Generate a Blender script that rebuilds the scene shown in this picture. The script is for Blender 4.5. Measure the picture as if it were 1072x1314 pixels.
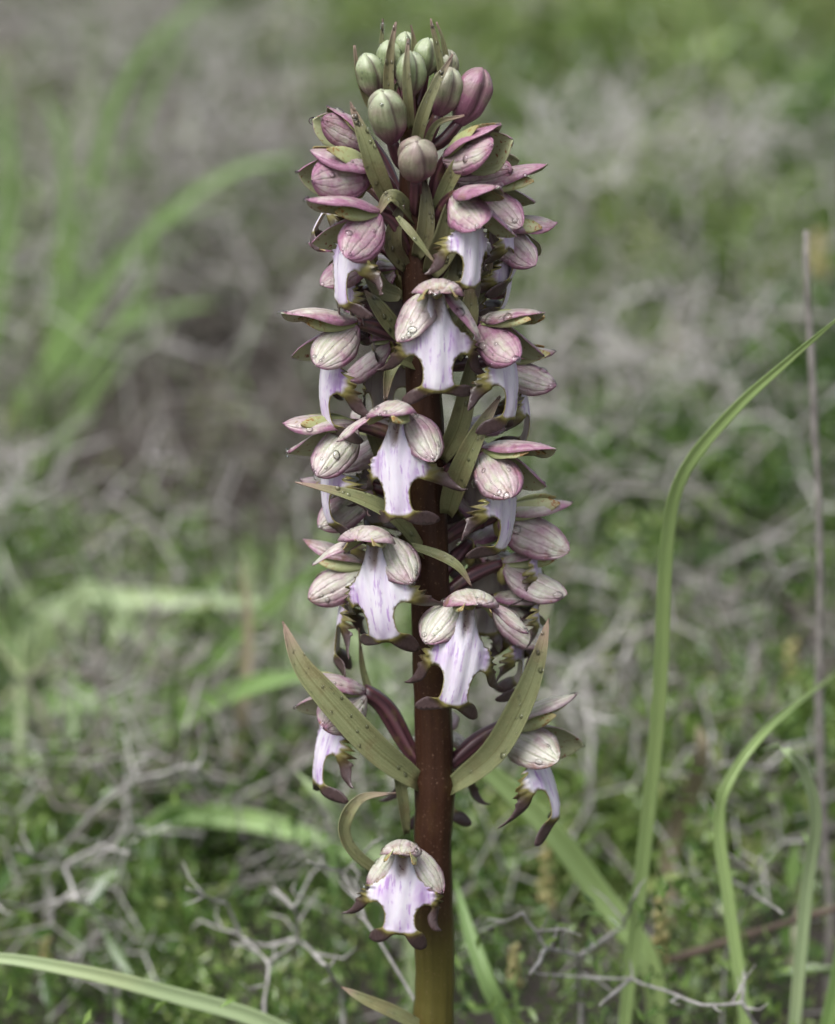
import bpy, math, random
import numpy as np
from mathutils import Vector, Matrix, Euler, Quaternion
from mathutils.geometry import delaunay_2d_cdt

for o in list(bpy.data.objects): bpy.data.objects.remove(o)
S = bpy.context.scene
COL = S.collection
R = math.radians

# ------------------------------------------------------------------ camera
PITCH = R(12.0); DIST = 0.690; FOC = 105.0; SENS = 36.0
W0, H0 = 1072.0, 1314.0
K = DIST * SENS / FOC / H0               # metres per photo pixel in the plane of the orchid
TARGET = Vector((0, 0, 0.205))
cam_d = bpy.data.cameras.new('camera'); cam = bpy.data.objects.new('camera', cam_d); COL.objects.link(cam)
CAM = TARGET + DIST * Vector((0, -math.cos(PITCH), math.sin(PITCH)))
cam.location = CAM; cam.rotation_euler = (math.pi / 2 - PITCH, 0, 0)
cam_d.lens = FOC; cam_d.sensor_fit = 'VERTICAL'; cam_d.sensor_height = SENS
cam_d.clip_start = 0.02; cam_d.clip_end = 500
cam_d.dof.use_dof = True; cam_d.dof.focus_distance = DIST - 0.013; cam_d.dof.aperture_fstop = 8.5
cam_d.dof.aperture_blades = 9
S.camera = cam
FWD = Vector((0, math.cos(PITCH), -math.sin(PITCH))); UPV = Vector((0, math.sin(PITCH), math.cos(PITCH)))
def P(px, py, dy=0.0):
    """point of the vertical plane y = dy (metres behind the orchid) seen at a photo pixel"""
    r = FWD * FOC + Vector((1, 0, 0)) * ((px - W0/2) / H0 * SENS) + UPV * ((H0/2 - py) / H0 * SENS)
    return CAM + r * ((dy - CAM.y) / r.y)
def kpx(p):
    return (p - CAM).dot(FWD) * SENS / FOC / H0

# ------------------------------------------------------------------ sky, sun, exposure
SUN_EL, SUN_AZ = R(57), R(-145)           # azimuth measured from +y (behind the orchid) towards +x
w = bpy.data.worlds.new('World'); S.world = w; w.use_nodes = True
nt = w.node_tree; nt.nodes.clear()
sky = nt.nodes.new('ShaderNodeTexSky'); sky.sky_type = 'NISHITA'; sky.sun_disc = False
sky.sun_elevation = SUN_EL; sky.sun_rotation = SUN_AZ; sky.dust_density = 3.0; sky.air_density = 1.0
hs = nt.nodes.new('ShaderNodeHueSaturation'); hs.inputs['Saturation'].default_value = 0.42
bg = nt.nodes.new('ShaderNodeBackground'); bg.inputs['Strength'].default_value = 0.058
wo = nt.nodes.new('ShaderNodeOutputWorld')
nt.links.new(sky.outputs[0], hs.inputs['Color']); nt.links.new(hs.outputs[0], bg.inputs[0]); nt.links.new(bg.outputs[0], wo.inputs[0])
sd = bpy.data.lights.new('sun', 'SUN'); sd.energy = 1.5; sd.angle = R(45); sd.color = (1, 0.995, 0.985)
so = bpy.data.objects.new('sun', sd); COL.objects.link(so)
sdir = Vector((math.sin(SUN_AZ) * math.cos(SUN_EL), math.cos(SUN_AZ) * math.cos(SUN_EL), math.sin(SUN_EL)))
so.rotation_euler = (-sdir).to_track_quat('-Z', 'Y').to_euler(); so.location = (0, 0, 5)
S.view_settings.view_transform = 'Standard'; S.view_settings.look = 'None'
S.view_settings.exposure = 1.64; S.view_settings.gamma = 1.0
S.render.engine = 'CYCLES'
S.cycles.max_bounces = 6; S.cycles.diffuse_bounces = 3; S.cycles.glossy_bounces = 2; S.cycles.transmission_bounces = 4; S.cycles.transparent_max_bounces = 4

# ------------------------------------------------------------------ helpers
rnd = random.Random(11); nr = np.random.default_rng(5)
def sstep(a, b, x):
    t = min(1.0, max(0.0, (x - a) / (b - a))); return t * t * (3 - 2 * t)
def mesh_obj(name, verts, faces, mats, parent=None, fmat=None, uv=None, attrs=None, smooth=True):
    me = bpy.data.meshes.new(name)
    me.from_pydata([tuple(v) for v in verts], [], faces)
    for m in (mats if isinstance(mats, (list, tuple)) else [mats]): me.materials.append(m)
    if smooth: me.polygons.foreach_set('use_smooth', [True] * len(me.polygons))
    if fmat is not None: me.polygons.foreach_set('material_index', fmat)
    if uv is not None:
        l = me.uv_layers.new(name='uv')
        idx = np.empty(len(me.loops), dtype=np.int64); me.loops.foreach_get('vertex_index', idx)
        l.data.foreach_set('uv', np.asarray(uv, dtype=np.float32)[idx].ravel())
    for k, a in (attrs or {}).items():
        at = me.attributes.new(k, 'FLOAT', 'POINT'); at.data.foreach_set('value', np.asarray(a, dtype=np.float32))
    me.update()
    o = bpy.data.objects.new(name, me); COL.objects.link(o)
    if parent: o.parent = parent
    return o
def big_mesh(name, V, F, mat, attrs=None, smooth=False):
    """V (n,3) and F (m,k) arrays"""
    me = bpy.data.meshes.new(name)
    n, (m, k) = len(V), F.shape
    me.vertices.add(n); me.vertices.foreach_set('co', V.astype(np.float32).ravel())
    me.loops.add(m * k); me.loops.foreach_set('vertex_index', F.astype(np.int32).ravel())
    me.polygons.add(m); me.polygons.foreach_set('loop_start', np.arange(0, m * k, k, dtype=np.int32))
    me.materials.append(mat)
    if smooth: me.polygons.foreach_set('use_smooth', np.ones(m, dtype=bool))
    for kx, a in (attrs or {}).items():
        at = me.attributes.new(kx, 'FLOAT', 'POINT'); at.data.foreach_set('value', np.asarray(a, dtype=np.float32))
    me.update(calc_edges=True); me.validate()
    o = bpy.data.objects.new(name, me); COL.objects.link(o)
    return o
def empty(name, loc, parent=None):
    o = bpy.data.objects.new(name, None); COL.objects.link(o); o.location = loc; o.empty_display_size = 0.01
    if parent: o.parent = parent
    return o
def tag(o, label=None, cat=None, group=None, kind=None):
    if label: o['label'] = label
    if cat: o['category'] = cat
    if group: o['group'] = group
    if kind: o['kind'] = kind
    return o
def catmull(pts, n):
    pts = [Vector(p) for p in pts]; out = []
    a = [pts[0] * 2 - pts[1]] + pts + [pts[-1] * 2 - pts[-2]]
    m = len(pts) - 1
    for i in range(n + 1):
        t = i / n * m; k = min(int(t), m - 1); f = t - k
        p0, p1, p2, p3 = a[k], a[k+1], a[k+2], a[k+3]
        out.append(0.5 * ((2*p1) + (p2-p0)*f + (2*p0-5*p1+4*p2-p3)*f*f + (3*p1-p0-3*p2+p3)*f**3))
    return out
def prof(pts, t):
    xs = [p[0] for p in pts]; ys = [p[1] for p in pts]
    for i in range(len(xs) - 1):
        if t <= xs[i+1]:
            f = (t - xs[i]) / (xs[i+1] - xs[i])
            m0 = (ys[i+1] - ys[i-1]) / (xs[i+1] - xs[i-1]) if i > 0 else (ys[i+1]-ys[i])/(xs[i+1]-xs[i])
            m1 = (ys[i+2] - ys[i]) / (xs[i+2] - xs[i]) if i + 2 < len(xs) else (ys[i+1]-ys[i])/(xs[i+1]-xs[i])
            h = xs[i+1] - xs[i]
            return max(0.0, (2*f**3-3*f*f+1)*ys[i] + (f**3-2*f*f+f)*h*m0 + (-2*f**3+3*f*f)*ys[i+1] + (f**3-f*f)*h*m1)
    return ys[-1]

# ------------------------------------------------------------------ materials
class NB:
    def __init__(s, name):
        s.m = bpy.data.materials.new(name); s.m.use_nodes = True; s.t = s.m.node_tree; s.t.nodes.clear()
        s.out = s.n('ShaderNodeOutputMaterial')
    def n(s, t): return s.t.nodes.new(t)
    def set(s, sock, v):
        if isinstance(v, bpy.types.NodeSocket): s.t.links.new(v, sock)
        elif v is not None:
            if isinstance(v, (tuple, list)) and len(v) == 3 and len(sock.default_value) == 4: v = (*v, 1)
            sock.default_value = v
    def math(s, op, a, b=None, c=None, clamp=False):
        n = s.n('ShaderNodeMath'); n.operation = op; n.use_clamp = clamp
        s.set(n.inputs[0], a); s.set(n.inputs[1], b); s.set(n.inputs[2], c); return n.outputs[0]
    def step(s, a, b, x):
        n = s.n('ShaderNodeMapRange'); n.interpolation_type = 'SMOOTHSTEP'
        s.set(n.inputs[0], x); n.inputs[1].default_value = a; n.inputs[2].default_value = b; return n.outputs[0]
    def mix(s, f, a, b, mode='MIX'):
        n = s.n('ShaderNodeMix'); n.data_type = 'RGBA'; n.blend_type = mode
        s.set(n.inputs[0], f); s.set(n.inputs[6], a); s.set(n.inputs[7], b); return n.outputs[2]
    def attr(s, name):
        n = s.n('ShaderNodeAttribute'); n.attribute_name = name; return n.outputs['Fac']
    def uv(s):
        n = s.n('ShaderNodeUVMap'); n.uv_map = 'uv'; x = s.n('ShaderNodeSeparateXYZ'); s.t.links.new(n.outputs[0], x.inputs[0])
        return x.outputs[0], x.outputs[1], n.outputs[0]
    def obj(s): return s.n('ShaderNodeTexCoord').outputs['Object']
    def rand(s): return s.n('ShaderNodeObjectInfo').outputs['Random']
    def scale(s, v, sc):
        n = s.n('ShaderNodeVectorMath'); n.operation = 'MULTIPLY'; s.set(n.inputs[0], v); n.inputs[1].default_value = sc; return n.outputs[0]
    def noise(s, co, sc, detail=3, w=None, rough=0.55):
        n = s.n('ShaderNodeTexNoise'); n.noise_dimensions = '4D'
        s.set(n.inputs['Vector'], co); n.inputs['Scale'].default_value = sc; n.inputs['Detail'].default_value = detail
        n.inputs['Roughness'].default_value = rough
        s.set(n.inputs['W'], s.math('MULTIPLY', s.rand(), 37.0) if w is None else w); return n.outputs['Fac']
    def bump(s, h, strength, dist):
        n = s.n('ShaderNodeBump'); n.inputs['Strength'].default_value = strength; n.inputs['Distance'].default_value = dist
        s.set(n.inputs['Height'], h); return n.outputs[0]
    def finish(s, color, rough=0.5, normal=None, transl=0.0, spec=0.5, sss=0.0, sssr=0.001, coat=0.0):
        b = s.n('ShaderNodeBsdfPrincipled'); s.set(b.inputs['Base Color'], color); s.set(b.inputs['Roughness'], rough)
        b.inputs['Specular IOR Level'].default_value = spec
        if coat: b.inputs['Coat Weight'].default_value = coat; b.inputs['Coat Roughness'].default_value = 0.2
        if sss:
            b.inputs['Subsurface Weight'].default_value = sss; b.inputs['Subsurface Radius'].default_value = (1, .7, .6)
            b.inputs['Subsurface Scale'].default_value = sssr
        if normal: s.set(b.inputs['Normal'], normal)
        sh = b.outputs[0]
        if transl:
            t = s.n('ShaderNodeBsdfTranslucent'); s.set(t.inputs[0], color)
            m = s.n('ShaderNodeMixShader'); m.inputs[0].default_value = transl
            s.t.links.new(sh, m.inputs[1]); s.t.links.new(t.outputs[0], m.inputs[2]); sh = m.outputs[0]
        s.t.links.new(sh, s.out.inputs[0]); return s.m

def mat_sepal():
    b = NB('sepal_outside'); u, v, uvv = b.uv(); co = b.obj(); tint = b.attr('tint')
    au = b.math('ABSOLUTE', b.math('MULTIPLY_ADD', u, 2.0, -1.0))
    n1 = b.noise(co, 190, 3); n2 = b.noise(co, 1500, 4); n3 = b.noise(b.scale(uvv, (9, 1.4, 1)), 2.0, 4); n5 = b.noise(co, 520, 3)
    f = b.math('MULTIPLY_ADD', b.step(.50, 1.0, au), .62, b.math('MULTIPLY', b.step(.70, 1.0, v), .45))
    f = b.math('ADD', f, b.math('MULTIPLY', b.step(.30, .0, v), .5))
    f = b.math('ADD', f, b.math('MULTIPLY_ADD', n1, 2.4, -.82))
    f = b.math('ADD', f, b.math('MULTIPLY_ADD', n5, 1.1, -.55))
    f = b.math('ADD', f, tint, clamp=True)
    cream = b.mix(b.step(.3, .7, n3), (.60, .55, .52), (.42, .44, .31))
    purp = b.mix(n2, (.185, .055, .115), (.45, .225, .335))
    c = b.mix(b.math('MULTIPLY', f, .95), cream, purp)
    # branching veins: main nerves wander and fade
    wob = b.math('MULTIPLY_ADD', n5, .16, b.math('MULTIPLY_ADD', n1, .22, b.math('MULTIPLY', v, b.math('MULTIPLY_ADD', u, .3, -.15))))
    vein = b.math('ABSOLUTE', b.math('SINE', b.math('MULTIPLY', b.math('ADD', u, b.math('MULTIPLY', wob, .55)), 15.7)))
    line = b.math('MULTIPLY', b.step(.16, .0, vein), b.step(.40, .62, n3))
    mid = b.step(.05, .0, b.math('ABSOLUTE', b.math('ADD', b.math('MULTIPLY_ADD', u, 2, -1.0), b.math('MULTIPLY_ADD', n5, .12, -.06))))
    line = b.math('MAXIMUM', b.math('MULTIPLY', line, .5), b.math('MULTIPLY', mid, .55))
    c = b.mix(b.math('MULTIPLY', line, .5), c, (.22, .165, .12))
    age = b.math('MULTIPLY', b.step(.45, 1.0, b.rand()), b.step(.45, .7, n5))
    c = b.mix(b.math('MULTIPLY', age, b.step(.45, .95, b.math('MAXIMUM', v, au))), c, (.21, .13, .075))
    c = b.mix(b.math('MULTIPLY', b.step(.64, .72, b.noise(co, 800, 2)), b.step(.5, .95, v)), c, (.24, .13, .06))
    h = b.math('ADD', b.math('MULTIPLY', b.step(0, .7, vein), .35), b.math('MULTIPLY_ADD', n2, .45, b.math('MULTIPLY', n5, .9)))
    return b.finish(c, .30, b.bump(h, .6, .0006), .14, .5, .15, .0012)
def mat_sepal_in():
    b = NB('sepal_inside'); u, v, uvv = b.uv(); co = b.obj()
    n = b.noise(b.scale(uvv, (10, 2, 1)), 2.2, 3); sp = b.noise(co, 1300, 2)
    c = b.mix(n, (.30, .34, .15), (.50, .50, .33))
    c = b.mix(b.math('MULTIPLY', b.step(.6, .68, sp), b.step(.2, .7, v)), c, (.22, .07, .03))
    return b.finish(c, .45, None, .15)
def mat_petal():
    b = NB('petal_green'); u, v, uvv = b.uv(); co = b.obj()
    sp = b.noise(co, 1500, 2); n = b.noise(co, 260, 2)
    c = b.mix(n, (.30, .35, .12), (.50, .50, .30))
    c = b.mix(b.math('MULTIPLY', b.step(.50, .62, sp), b.step(.45, .8, v)), c, (.26, .10, .02))
    c = b.mix(b.math('MULTIPLY', b.step(.6, .95, v), .6), c, (.30, .17, .05))
    return b.finish(c, .45, None, .2)
def mat_lip():
    b = NB('lip_front'); co = b.obj(); m = b.attr('dark'); p = b.attr('purple'); bk = b.attr('back'); th = b.attr('throat')
    uv = b.uv()[2]
    fl = b.noise(uv, 6, 2)
    st = b.noise(b.scale(uv, (1.0, .13, 1)), 40, 3); n = b.noise(uv, 9, 3); fine = b.noise(co, 1800, 3)
    n4 = b.noise(b.scale(uv, (1, .35, 1)), 11, 2)
    pf = b.math('MULTIPLY', p, b.step(.30, .70, b.math('MULTIPLY_ADD', n4, .75, b.math('MULTIPLY', st, .25))), clamp=True)
    streak = b.math('MULTIPLY', b.step(.55, .62, st), b.step(.40, .6, n))
    pf = b.math('ADD', b.math('MULTIPLY', pf, .95), b.math('MULTIPLY', streak, .6), clamp=True)
    c = b.mix(pf, (.79, .75, .80), (.45, .28, .56))
    c = b.mix(b.math('MULTIPLY', th, .8), c, (.30, .20, .13))
    c = b.mix(b.math('MULTIPLY', b.math('MULTIPLY', b.step(.6, .66, b.noise(co, 900, 1)), th), .8), c, (.12, .02, .06))
    mm = b.math('ADD', m, b.math('MULTIPLY_ADD', n, .3, -.15))
    mm = b.math('MAXIMUM', mm, b.math('MULTIPLY', bk, .22))
    c = b.mix(b.step(.06, .34, mm), c, (.20, .175, .055))
    c = b.mix(b.step(.32, .62, mm), c, (.07, .050, .02))
    c = b.mix(b.step(.58, .92, mm), c, b.mix(fine, (.036, .021, .020), (.105, .068, .068)))
    return b.finish(c, .36, b.bump(b.math('ADD', st, b.math('MULTIPLY', fine, .4)), .3, .0004), .1, .5, .15, .001)
def mat_bract():
    b = NB('bract_green'); u, v, uvv = b.uv(); co = b.obj(); t = b.attr('tint')
    st = b.noise(b.scale(uvv, (16, .8, 1)), 2.0, 3); n = b.noise(co, 160, 3); fine = b.noise(co, 2200, 3)
    c = b.mix(st, (.14, .16, .058), (.29, .30, .155))
    c = b.mix(b.math('MULTIPLY', b.step(.42, .68, n), .5), c, (.17, .12, .055))
    c = b.mix(b.math('MULTIPLY', b.step(.70, 1.0, v), .75), c, (.36, .22, .20))
    c = b.mix(b.math('MULTIPLY', b.step(.5, .66, fine), .3), c, (.33, .32, .16))
    c = b.mix(t, c, (.055, .030, .022))
    mid = b.step(.10, .0, b.math('ABSOLUTE', b.math('MULTIPLY_ADD', u, 2, -1.0)))
    c = b.mix(b.math('MULTIPLY', mid, .45), c, (.09, .085, .02))
    return b.finish(c, .42, b.bump(b.math('ADD', st, b.math('MULTIPLY', fine, .3)), .45, .0005), .15, .5)
def mat_bud():
    b = NB('bud_skin'); u, v, uvv = b.uv(); co = b.obj(); t = b.attr('tint'); cr = b.attr('crease')
    n = b.noise(co, 220, 3); fine = b.noise(co, 1900, 4); st = b.noise(b.scale(uvv, (22, 1.5, 1)), 2.0, 3)
    g = b.mix(b.step(.15, .85, st), (.12, .155, .065), (.26, .30, .165))
    g = b.mix(b.math('MULTIPLY', b.step(.7, 1.0, v), .6), g, (.42, .46, .32))
    pu = b.mix(st, (.11, .032, .06), (.31, .15, .21))
    f = b.math('ADD', t, b.math('MULTIPLY_ADD', n, 1.6, -.75))
    f = b.math('ADD', f, b.math('MULTIPLY_ADD', b.step(.6, .0, v), .75, -.05), clamp=True)
    c = b.mix(f, g, pu)
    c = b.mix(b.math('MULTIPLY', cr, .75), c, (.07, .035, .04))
    c = b.mix(b.math('MULTIPLY', b.step(.6, .7, fine), .2), c, (.5, .5, .42))
    return b.finish(c, .36, b.bump(b.math('ADD', st, fine), .3, .0004), 0, .5, .15, .001)
def mat_ovary():
    b = NB('ovary_maroon'); co = b.obj(); rib = b.attr('rib'); n = b.noise(co, 300, 3)
    c = b.mix(rib, (.030, .010, .014), (.115, .045, .055))
    c = b.mix(b.math('MULTIPLY', b.step(.5, .7, n), .5), c, (.12, .085, .03))
    return b.finish(c, .36, None, 0, .5)
def mat_column():
    b = NB('column_olive'); co = b.obj(); n = b.noise(co, 500, 3)
    return b.finish(b.mix(n, (.17, .14, .04), (.34, .30, .12)), .4)
def mat_stem():
    b = NB('stem_maroon'); co = b.obj(); u, v, uvv = b.uv()
    st = b.noise(b.scale(uvv, (9, 3, 1)), 3.0, 4); fine = b.noise(co, 1400, 3); n = b.noise(co, 45, 3)
    g = b.math('ADD', v, b.math('MULTIPLY_ADD', n, .06, -.03))
    mar = b.mix(st, (.024, .010, .006), (.054, .023, .0125)); oli = b.mix(st, (.060, .050, .012), (.115, .10, .025))
    c = b.mix(b.step(.315, .385, g), oli, mar)
    blot = b.noise(b.scale(co, (1, 1, .5)), 140, 4)
    c = b.mix(b.math('MULTIPLY', b.step(.5, .7, blot), .55), c, (.085, .045, .014))
    c = b.mix(b.math('MULTIPLY', b.step(.60, .70, fine), .35), c, (.26, .16, .11))
    return b.finish(c, .40, b.bump(b.math('ADD', st, b.math('MULTIPLY', fine, .5)), .4, .0005), 0, .25)
def mat_water():
    b = NB('water'); g = b.n('ShaderNodeBsdfGlass'); g.inputs['IOR'].default_value = 1.33; g.inputs['Roughness'].default_value = .02
    tr = b.n('ShaderNodeBsdfTransparent'); tr.inputs[0].default_value = (1, 1, 1, 1)
    fr = b.n('ShaderNodeFresnel'); fr.inputs[0].default_value = 1.5
    gl = b.n('ShaderNodeBsdfGlossy'); gl.inputs['Roughness'].default_value = .05
    m0 = b.n('ShaderNodeMixShader'); m0.inputs[0].default_value = .22
    b.t.links.new(tr.outputs[0], m0.inputs[1]); b.t.links.new(g.outputs[0], m0.inputs[2])
    m1 = b.n('ShaderNodeMixShader'); b.t.links.new(fr.outputs[0], m1.inputs[0]); b.t.links.new(m0.outputs[0], m1.inputs[1]); b.t.links.new(gl.outputs[0], m1.inputs[2])
    b.t.links.new(m1.outputs[0], b.out.inputs[0]); return b.m
def mat_plain(name, c1, c2, rough=.6, transl=.0, sc=200, stretch=None):
    b = NB(name); co = b.obj(); n = b.noise(co, sc, 4)
    c = b.mix(b.step(.3, .7, n), c1, c2)
    return b.finish(c, rough, b.bump(n, .3, .001), transl, .4)
def mat_var(name, cols, rough=.55, transl=.2, spec=.4):
    """colour picked along the per-piece attribute 'var'"""
    b = NB(name); v = b.attr('var'); r = b.n('ShaderNodeValToRGB'); e = r.color_ramp.elements
    while len(e) < len(cols): e.new(.5)
    for i, c in enumerate(cols): e[i].position = i / (len(cols) - 1); e[i].color = (*c, 1)
    b.set(r.inputs[0], v)
    return b.finish(r.outputs[0], rough, None, transl, spec)
def mat_grass(name, c1, c2):
    b = NB(name); u, v, uvv = b.uv(); st = b.noise(b.scale(uvv, (18, .6, 1)), 2.0, 3); n = b.noise(b.obj(), 25, 3)
    c = b.mix(st, c1, c2); c = b.mix(b.math('MULTIPLY', b.step(.5, .8, n), .35), c, (c2[0]*1.25, c2[1]*1.1, c2[2]))
    return b.finish(c, .36, b.bump(st, .35, .0006), .15, .5)
def mat_soil():
    b = NB('soil'); co = b.obj(); n = b.noise(co, 12, 6); f = b.noise(co, 150, 5)
    c = b.mix(n, (.018, .014, .011), (.048, .038, .030)); c = b.mix(b.step(.55, .75, f), c, (.085, .072, .058))
    return b.finish(c, .95, b.bump(f, .8, .01))
M = dict(sepal=mat_sepal(), sepal_in=mat_sepal_in(), petal=mat_petal(), lip=mat_lip(), bract=mat_bract(), bud=mat_bud(),
         ovary=mat_ovary(), column=mat_column(), stem=mat_stem(), water=mat_water(), soil=mat_soil(),
         twig=mat_plain('dry_twig_bark', (.22, .205, .19), (.46, .44, .415), .8, 0, 260),
         stick=mat_plain('brown_stick_bark', (.06, .042, .032), (.13, .095, .07), .8, 0, 160),
         stalk=mat_plain('dry_stalk_skin', (.12, .107, .098), (.24, .22, .20), .7, 0, 180),
         spike=mat_plain('spike_yellow', (.26, .22, .08), (.40, .36, .17), .7, .1, 300),
         g_green=mat_grass('grass_green', (.15, .26, .07), (.25, .37, .13)),
         g_pale=mat_grass('grass_pale', (.25, .34, .16), (.40, .48, .27)),
         g_mid=mat_grass('grass_mid', (.25, .37, .10), (.42, .54, .24)),
         g_deep=mat_grass('grass_deep', (.06, .14, .03), (.11, .20, .055)),
         g_dry=mat_grass('grass_dry', (.30, .25, .16), (.42, .36, .25)),
         herb=mat_var('herb_leaf', [(.035, .078, .014), (.075, .14, .028), (.135, .215, .045), (.20, .29, .08), (.28, .325, .12)], .22, .2, .6),
         cover=mat_var('grass_cover_blade', [(.07, .13, .03), (.12, .20, .06), (.19, .27, .10), (.29, .34, .18), (.36, .32, .22)], .4),
         litter=mat_var('litter_twig', [(.07, .056, .046), (.15, .13, .115), (.28, .26, .24), (.47, .45, .425)], .8, 0))

# ------------------------------------------------------------------ terrain
def hnoise(x, y):
    return (.007*np.sin(7.1*x+1.3*y+.4) + .006*np.sin(5.3*y-9.1*x+2.0) + .004*np.sin(17*x+13*y) + .003*np.sin(23*y-19*x+1.0))
def gz(x, y):
    return .14 * 14 * np.tanh(np.asarray(y) / 14.0) + hnoise(np.asarray(x), np.asarray(y)) * (1 - np.exp(-(np.asarray(x)**2 + np.asarray(y)**2) / .003))
def axis(lo, hi):
    a = np.concatenate([np.linspace(-1.6, 1.6, 81), np.geomspace(1.7, hi, 34), -np.geomspace(1.7, -lo, 34)]); return np.unique(a)
gx = axis(-150, 150); gy = axis(-150, 150) + .8
X, Y = np.meshgrid(gx, gy); V = np.stack([X, Y, gz(X, Y)], -1).reshape(-1, 3)
nx, ny = len(gx), len(gy); i = (np.arange(ny-1)[:, None]*nx + np.arange(nx-1)[None]).ravel()
ground = big_mesh('ground', V, np.stack([i, i+1, i+nx+1, i+nx], 1), M['soil'], smooth=True)
tag(ground, 'brown stony soil of the meadow slope under the plants', 'ground', kind='structure')

# ------------------------------------------------------------------ the orchid
BASE = P(556, 1314, 0); BASE = Vector((BASE.x + .001, .002, float(gz(BASE.x, 0)) - .002))
orchid = empty('orchid', BASE)
tag(orchid, 'tall flowering orchid with maroon stem and many pale purple hooded flowers', 'orchid')
DROPS = []       # (world point, world normal, radius)

def tube(pts, radii, sides=10, ribs=0, ribamp=0.0, twist=0.0, caps=True):
    """tube along pts; returns verts, faces, rib factor, uv"""
    V, F, RB, UV = [], [], [], []
    n = len(pts); up = Vector((0, -1, .01)); prev = None
    for i, p in enumerate(pts):
        t = (pts[min(i+1, n-1)] - pts[max(i-1, 0)]).normalized()
        a = (up - t * up.dot(t))
        if a.length < 1e-4: a = Vector((1, 0, 0)) - t * t.x
        a.normalize(); up = a; c = t.cross(a)
        for k in range(sides):
            th = 2*math.pi*k/sides
            rb = math.cos(ribs * th + twist * i) if ribs else 0
            r = radii[i] * (1 + ribamp * rb)
            V.append(p + (a*math.cos(th) + c*math.sin(th)) * r); RB.append(.5 + .5*rb); UV.append((k/sides, i/(n-1)))
    for i in range(n-1):
        for k in range(sides):
            k2 = (k+1) % sides; F.append((i*sides+k, i*sides+k2, (i+1)*sides+k2, (i+1)*sides+k))
    if caps:
        F.append(tuple(range(sides-1, -1, -1))); F.append(tuple((n-1)*sides+k for k in range(sides)))
    return V, F, RB, UV

def shell(grid, nu, nv, thick):
    """closed two-layer sheet from a (nv+1)*(nu+1) grid; thick in same units. returns verts, faces, face material (0 outside, 1 inside), uv"""
    A = np.array([tuple(p) for p in grid]).reshape(nv+1, nu+1, 3)
    du = np.gradient(A, axis=1); dv = np.gradient(A, axis=0); N = np.cross(du, dv)
    N /= (np.linalg.norm(N, axis=2, keepdims=True) + 1e-12)
    uu = np.linspace(-1, 1, nu+1)[None, :, None]
    tt = thick * (0.35 + .65 * np.clip((1-np.abs(uu)) * 3, 0, 1))
    B = A - N * tt
    n1 = (nu+1)*(nv+1); V = np.concatenate([A.reshape(-1, 3), B.reshape(-1, 3)])
    UV = [(a/nu, b/nv) for b in range(nv+1) for a in range(nu+1)] * 2
    F, FM = [], []
    I = lambda a, b: b*(nu+1)+a
    for b in range(nv):
        for a in range(nu):
            F.append((I(a, b), I(a+1, b), I(a+1, b+1), I(a, b+1))); FM.append(0)
            F.append((n1+I(a, b+1), n1+I(a+1, b+1), n1+I(a+1, b), n1+I(a, b))); FM.append(1)
    for b in range(nv):
        F.append((I(0, b+1), n1+I(0, b+1), n1+I(0, b), I(0, b))); FM.append(0)
        F.append((I(nu, b), n1+I(nu, b), n1+I(nu, b+1), I(nu, b+1))); FM.append(0)
    for a in range(nu):
        F.append((I(a, 0), n1+I(a, 0), n1+I(a+1, 0), I(a+1, 0))); FM.append(0)
        F.append((I(a+1, nv), n1+I(a+1, nv), n1+I(a, nv), I(a, nv))); FM.append(0)
    return V, F, FM, UV, A, N

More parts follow.
